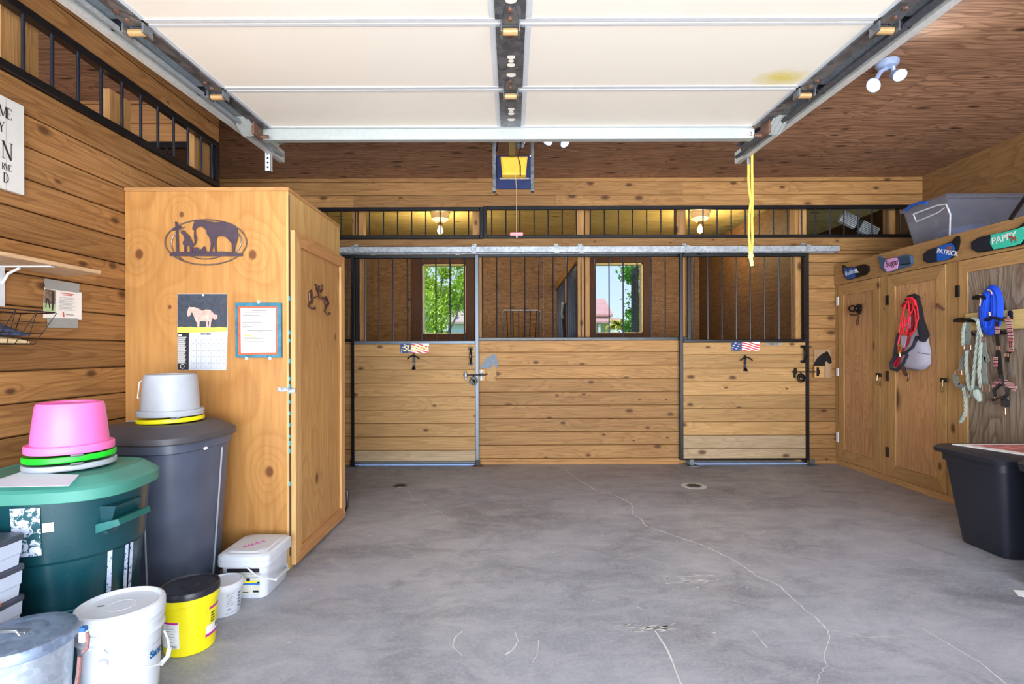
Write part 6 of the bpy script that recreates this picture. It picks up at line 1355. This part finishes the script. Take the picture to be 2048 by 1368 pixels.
t = thing('halter', 'black halter with fleece roll hanging on the second locker door', 'halter', zr([(300, 175)], .03)[0])
m = MB(); m.tube(zr([(245, 200), (270, 172), (310, 165), (340, 180)], .06), [.014, .018, .02, .016], 8); m.tube(zr([(330, 180), (345, 260), (355, 350), (370, 420), (385, 470), (370, 515)], .07), [.016, .022, .024, .03, .034, .024], 10); m.build('fleece_roll', plain('black_fleece', (26, 26, 34), .95, var=.4, scale=80, bump=.8), t, smooth=True)
m = MB(); m.tube(zr([(330, 480), (300, 560), (240, 610), (180, 625), (150, 650), (125, 690), (130, 735), (170, 745), (215, 700), (260, 620)], .07), .013, 8); m.tube(zr([(185, 450), (165, 540), (150, 640)], .06), .011, 8); m.build('strap', plain('navy_webbing', (36, 40, 56), .8, var=.2), t, smooth=True)
m = MB(); m.tube(zr([(215, 715), (235, 770), (245, 780)], .07), .014, 8); m.tube(zr([(258, 770), (262, 800), (254, 830)], .07), .006, 8); m.build('snap', plain('antique_brass', (92, 64, 56), .35, .5), t, smooth=True)
M_redr = plain('red_rope', (226, 34, 52), .6, var=.15, scale=60)
t = thing('lead_rope', 'coiled thin red rope reins over the grey fly mask', 'rope', zr([(270, 190)], .08)[0])
m = MB()
for lp in ([(262, 195), (225, 250), (205, 350), (190, 450), (200, 470), (240, 380), (300, 260), (290, 215)], [(280, 190), (330, 250), (338, 340), (310, 430), (270, 480), (240, 470), (260, 400), (270, 300), (262, 210)], [(250, 200), (220, 300), (212, 400), (230, 460), (300, 450), (325, 400), (318, 300), (285, 210)], [(240, 330), (235, 400), (260, 420), (245, 450), (215, 440), (220, 410)]):
    q = zr(lp, .095); m.tube(q, .0055, 7, closed=True)
m.tube(zr([(250, 185), (285, 178), (310, 200), (318, 240)], .095), .01, 8); m.tube(zr([(195, 470), (180, 540), (190, 590)], .09), .006, 7); m.build('coils', M_redr, t, smooth=True)
m = MB(); m.tube(zr([(178, 548), (200, 552), (208, 570), (192, 605), (194, 640)], .095), .007, 8); m.build('brass_snap', plain('brass', (206, 168, 96), .3, .8), t, smooth=True)
t = thing('lead_rope', 'thick crimson braided rope folded under the fly mask', 'rope', zr([(240, 240)], .06)[0])
m = MB(); m.tube(zr([(225, 235), (265, 245), (300, 250)], .05), .022, 8); m.tube(zr([(285, 260), (290, 380), (270, 500), (215, 620), (150, 700)], .05), .016, 8); m.tube(zr([(230, 560), (210, 640), (180, 720)], .052), .017, 8); m.build('braid', plain('crimson_rope', (158, 16, 44), .8, var=.45, scale=90), t, smooth=True)
t = thing('mask_liner', 'pale grey strap lying behind the thin red rope coils', 'strap', zr([(250, 300)], .05)[0])
m = MB(); m.prism(zr([(262, 290), (275, 330), (272, 410), (240, 440), (225, 410), (240, 350)], .07), (.01, 0, 0)); m.prism(zr([(205, 475), (245, 470), (240, 520), (225, 570), (200, 560)], .07), (.01, 0, 0)); m.build('strap', M_mask, t)
t = thing('wall_hook', 'brown curved hook on the right part of second locker door', 'hook', zr([(480, 240)], .02)[0])
m = MB(); m.tube(zr([(480, 262), (480, 228), (490, 224)], .02), .004, 6); m.tube(zr([(490, 228), (538, 272)], .035), .0085, 8); m.build('peg', plain('brown_hook', (106, 74, 60), .6), t, smooth=True)
# rail board on the third door with brackets
t = thing('hook_rail', 'pale pine hook rail board across the grey third locker door', 'rail', zr([(720, 370)], .02)[0])
a, b = Rp(1750 + 715 / 3.909, 550 + 300 / 3.909, .02), Rp(1750 + 715 / 3.909, 550 + 440 / 3.909, .02)
m = MB(); m.bbox(CX - .03, CX - .009, 3.03, a.y, Rp(1934, 661.5, .02).z, Rp(1934, 627, .02).z, .002); m.build('board', wood('new_pine_y', 1, (232, 206, 142), (214, 182, 112), (186, 150, 86), knots=.1, tint=.03), t)
def bracket(cx_, cy_, wd, label):
    t = thing('bridle_bracket', label, 'hook', zr([(cx_, cy_)], .04)[0])
    m = MB(); arc = [(cx_ + wd * s_ / 6, cy_ + 18 * (s_ / 6) ** 2 - 6) for s_ in range(-6, 7)]
    m.loft([[p + Vector((0, 0, .012)), p + Vector((-.07, 0, .012)), p + Vector((-.07, 0, -.004)), p + Vector((0, 0, -.006))] for p in zr(arc, .03)]); m.build('saddle', M_black, t)
    m = MB(); m.prism(zr([(cx_ - wd * .8, cy_ + 85), (cx_ - wd * .2, cy_ + 92), (cx_ + wd * .4, cy_ + 120), (cx_ - wd * .6, cy_ + 125)], .05), (.02, 0, 0)); m.build('lower_arm', M_black, t)
    return t
bracket(745, 352, 55, 'black bridle bracket on the pine rail, holding the grey rope halter')
t = bracket(1000, 345, 62, 'black bridle bracket on the pine rail, holding the patterned halter')
m = MB(); m.prism(zr([(1040, 285), (1052, 275), (1066, 285), (1068, 345), (1038, 345)], .045), (.01, 0, 0)); m.build('plate', M_black, t)
t = bracket(885, 175, 48, 'black bridle bracket on the grey door, inside the blue lead line')
# blue coil
M_blue = plain('royal_blue_webbing', (12, 74, 214), .7, var=.22, scale=25)
t = thing('lead_line', 'thick coil of royal blue lead line on the grey locker door', 'rope', zr([(900, 130)], .06)[0])
m = MB(); random.seed(3)
for i in range(11):
    f = i / 10; w_ = 14 + 64 * f; cx0 = 912 + 10 * math.sin(i * 2.1)
    lp = []
    for k in range(28):
        a_ = 2 * PI * k / 28; x = cx0 + (w_ + 10 * (math.sin(a_) > 0) * .2) * math.cos(a_) - 18 * math.sin(a_) * .6 - 10; y = 275 + (130 + 55 * f + random.uniform(-3, 3)) * math.sin(a_)
        lp.append((x, y))
    q = zr(lp, .055 + .006 * (i % 4)); m.tube(q, .0115, 6, closed=True)
m.build('coils', M_blue, t, smooth=True)
m = MB(); m.tube(zr([(820, 150), (825, 200), (818, 240)], .09), .004, 6); m.tube(zr([(895, 290), (900, 320)], .1), .005, 6); m.tube(zr([(880, 115), (905, 125), (915, 150)], .1), .004, 6); m.build('cord_tie', plain('tan_cord', (206, 170, 130), .7), t, smooth=True)
# grey rope halter
M_sage = plain('sage_grey_rope', (158, 168, 158), .85, var=.2, scale=90, bump=.7); M_sagew = plain('sage_grey_webbing', (128, 134, 128), .8, var=.15, scale=30)
t = thing('halter', 'sage grey halter with rope lead on the pine rail', 'halter', zr([(745, 345)], .07)[0])
def twist(m, pts, r=.0105):
    q = zr(pts, .095); out_ = []
    for i in range(len(q) - 1):
        for k in range(6): out_.append(q[i].lerp(q[i + 1], k / 6))
    out_.append(q[-1]); N = len(out_)
    for ph_ in (0, 2.09, 4.19):
        m.tube([p + Vector((0, math.cos(i * .9 + ph_), math.sin(i * .9 + ph_) * .3)) * r * .55 + Vector((math.sin(i * .9 + ph_) * r * .5, 0, 0)) for i, p in enumerate(out_)], r * .62, 6)
m = MB(); twist(m, [(700, 375), (688, 450), (688, 550)]); twist(m, [(762, 335), (800, 350), (812, 440), (795, 560), (780, 700), (765, 850), (755, 930), (735, 950)]); twist(m, [(812, 420), (830, 480), (822, 600), (812, 760), (826, 880)]); twist(m, [(716, 590), (712, 700), (730, 860), (745, 900)]); twist(m, [(690, 880), (705, 960), (708, 1040), (700, 1110)]); m.build('rope_lead', M_sage, t, smooth=True)
m = MB(); twist(m, [(702, 1085), (685, 1120), (668, 1150)], .013); m.build('rope_end_knot', M_sage, t, smooth=True)
def strapz(m, pts, hw, off=.085):
    q = zr(pts, off); L_, R_ = [], []
    for i, p in enumerate(q):
        tt = (q[min(i + 1, len(q) - 1)] - q[max(i - 1, 0)]).normalized(); nrm = Vector((1, 0, 0)).cross(tt).normalized() * hw
        L_.append(p + nrm); R_.append(p - nrm)
    m.loft([[l, r, r + Vector((.004, 0, 0)), l + Vector((.004, 0, 0))] for l, r in zip(L_, R_)])
m = MB(); strapz(m, [(722, 375), (728, 480), (712, 600), (680, 680), (665, 760)], .02); strapz(m, [(650, 860), (720, 890), (770, 880), (830, 900)], .018); strapz(m, [(845, 490), (850, 600), (880, 680)], .018); strapz(m, [(845, 640), (852, 760), (865, 880)], .018); strapz(m, [(620, 770), (630, 830), (648, 865)], .022); m.build('webbing', M_sagew, t)
M_copper = plain('rose_copper', (170, 130, 112), .35, .7)
def buckle(cx_, cy_, rx, ry, par, off=.1, mat=None):
    m = MB(); q = zr([(cx_ - rx, cy_ - ry), (cx_ + rx, cy_ - ry), (cx_ + rx, cy_ + ry), (cx_ - rx, cy_ + ry)], off); m.tube(q, .004, 6, closed=True); m.tube([(q[0] + q[1]) / 2, (q[2] + q[3]) / 2], .003, 6); m.build('buckle', mat or M_copper, par, smooth=True)
buckle(725, 565, 26, 16, t); buckle(655, 765, 26, 14, t); buckle(868, 885, 28, 26, t); buckle(850, 505, 14, 18, t)
m = MB(); m.tube(zr([(790, 900), (800, 940), (822, 990)], .1), [.02, .028, .012], 8); m.build('rope_knot', M_sage, t, smooth=True)
# patterned halter
M_pat, ntp, bpn = newmat('aztec_webbing'); g = G(ntp); tcn = g.n('TexCoord'); wv = g.n('TexWave', wave_type='BANDS', bands_direction='Z'); g.l(tcn.outputs['Object'], wv.inputs['Vector']); wv.inputs['Scale'].default_value = 14; wv.inputs['Distortion'].default_value = 2
g.l(g.ramp(wv.outputs['Fac'], (.0, srgb(40, 40, 70)), (.3, srgb(190, 60, 90)), (.5, srgb(232, 222, 200)), (.75, srgb(86, 150, 150)), (1, srgb(200, 80, 70))), bpn.inputs['Base Color']); bpn.inputs['Roughness'].default_value = .7
t = thing('halter', 'black halter with multicoloured woven pattern on the pine rail', 'halter', zr([(1010, 340)], .07)[0])
m = MB(); strapz(m, [(1025, 335), (1048, 370), (1055, 450), (1060, 520), (1062, 600)], .017, .1); strapz(m, [(950, 400), (956, 460)], .014, .1); strapz(m, [(940, 640), (938, 720)], .014, .1); strapz(m, [(1005, 830), (1050, 860), (1100, 890)], .018, .1); strapz(m, [(925, 880), (945, 850), (985, 835)], .016, .1); m.build('woven_strap', M_pat, t)
m = MB(); strapz(m, [(955, 365), (950, 460), (962, 560), (955, 620), (975, 780)], .012, .09); strapz(m, [(1056, 590), (1035, 620), (1032, 680)], .012, .09); strapz(m, [(965, 600), (975, 700), (985, 800)], .014, .092); m.tube(zr([(985, 780), (1005, 830), (1000, 870)], .1), .008, 6); m.tube(zr([(985, 850), (930, 900), (940, 970), (1000, 965), (1040, 930), (1030, 880)], .095), .011, 6); m.tube(zr([(920, 975), (980, 960), (1025, 975)], .1), .012, 6); m.tube(zr([(1020, 980), (1018, 1030)], .1), .022, 6); m.build('black_strap', M_leather, t, smooth=True)
m = MB(); m.tube(zr([(1040, 690), (1045, 760), (1030, 830)], .095), .003, 5); m.build('thin_cord', M_leather, t)
for a_, b_, c_, d_ in ((962, 570, 10, 14), (1058, 545, 16, 26), (1030, 625, 12, 12), (960, 965, 22, 10)): buckle(a_, b_, c_, d_, t, .105)
m = MB(); m.tube(zr([(985, 1040), (1018, 1045), (1018, 1090)], .1), .006, 8); m.build('snap', M_copper, t, smooth=True)
# black totes on the floor at right
M_bin = plain('blue_black_plastic', (30, 33, 44), .42, var=.06, scale=5)
def sq4(x0, x1, y0, y1, z, c=.05):
    r = []
    for ccx, ccy, s0 in ((x0 + c, y0 + c, PI), (x1 - c, y0 + c, 1.5 * PI), (x1 - c, y1 - c, 0), (x0 + c, y1 - c, .5 * PI)):
        for k in range(6): r.append((ccx + c * math.cos(s0 + k * PI / 10), ccy + c * math.sin(s0 + k * PI / 10), z))
    return r
t = thing('storage_tote', 'black storage tote with a magazine on its lid beside the lockers', 'tote', (2.92, 2.98, 0))
m = MB(); m.loft([sq4(2.675, 3.13, 2.845, 3.14, 0), sq4(2.67, 3.135, 2.84, 3.145, .006), sq4(2.585, 3.17, 2.775, 3.17, .5)]); m.build('tub', M_bin, t, smooth=35)
m = MB(); m.loft([sq4(2.575, 3.18, 2.765, 3.175, .485), sq4(2.572, 3.183, 2.762, 3.178, .53), sq4(2.545, 3.20, 2.735, 3.2, .532), sq4(2.54, 3.203, 2.73, 3.203, .556), sq4(2.56, 3.19, 2.75, 3.19, .572), sq4(2.6, 3.16, 2.79, 3.16, .574)]); m.build('lid', M_bin, t, smooth=30)
z = .5745
tm = thing('magazine', 'magazine with a pink and orange cover on the black tote lid', 'magazine', (2.9, 2.95, z))
m = MB(); m.prism([(2.62, 3.13, z), (2.73, 2.80, z), (3.08, 2.80, z), (3.08, 3.13, z)], (0, 0, .004)); m.build('cover', M_flagw, tm)
m = MB(); m.prism([(2.70, 3.09, z + .0045), (2.78, 2.84, z + .0045), (3.05, 2.84, z + .0045), (3.05, 3.09, z + .0045)], (0, 0, .0006)); m.build('cover_picture', plain('cover_picture', (196, 120, 120), .5, var=.8, scale=14), tm)
t = thing('storage_tote', 'second black storage tote cut off by the right edge of the photo', 'tote', (2.85, 2.4, 0))
m = MB(); m.loft([sq4(2.62, 3.13, 2.2, 2.56, 0), sq4(2.615, 3.135, 2.195, 2.565, .006), sq4(2.545, 3.17, 2.15, 2.60, .54)]); m.build('tub', M_bin, t, smooth=35)
m = MB(); m.loft([sq4(2.525, 3.18, 2.14, 2.615, .535), sq4(2.51, 3.18, 2.12, 2.63, .54), sq4(2.505, 3.185, 2.115, 2.635, .575), sq4(2.52, 3.17, 2.13, 2.62, .592), sq4(2.56, 3.13, 2.17, 2.58, .596)]); m.build('lid', M_bin, t, smooth=30)
t = thing('rubber_boot', 'blue rubber boot toe at the right edge of the floor', 'boot', (2.50, 2.43, 0))
m = MB(); m.loft([sring(2.53, 2.53, .05, .035, 2.4, 0), sring(2.53, 2.53, .052, .037, 2.4, .015)]); m.build('sole', M_black, t, smooth=30)
m = MB(); m.loft([sring(2.53, 2.53, .05, .035, 2.4, .0155), sring(2.53, 2.53, .048, .035, 2.4, .045), sring(2.54, 2.53, .03, .03, 2.2, .07)]); m.build('upper', plain('ultramarine', (34, 60, 170), .4), t, smooth=50)
m = MB(); m.prism([PZ(2026, 1180, .001), PZ(2060, 1182, .001), PZ(2060, 1196, .001), PZ(2037, 1192, .001)], (0, 0, .001)); m.build('paper_scrap', M_flagw, label='white paper scrap on the floor at the right edge', cat='paper', loc=PZ(2040, 1188))
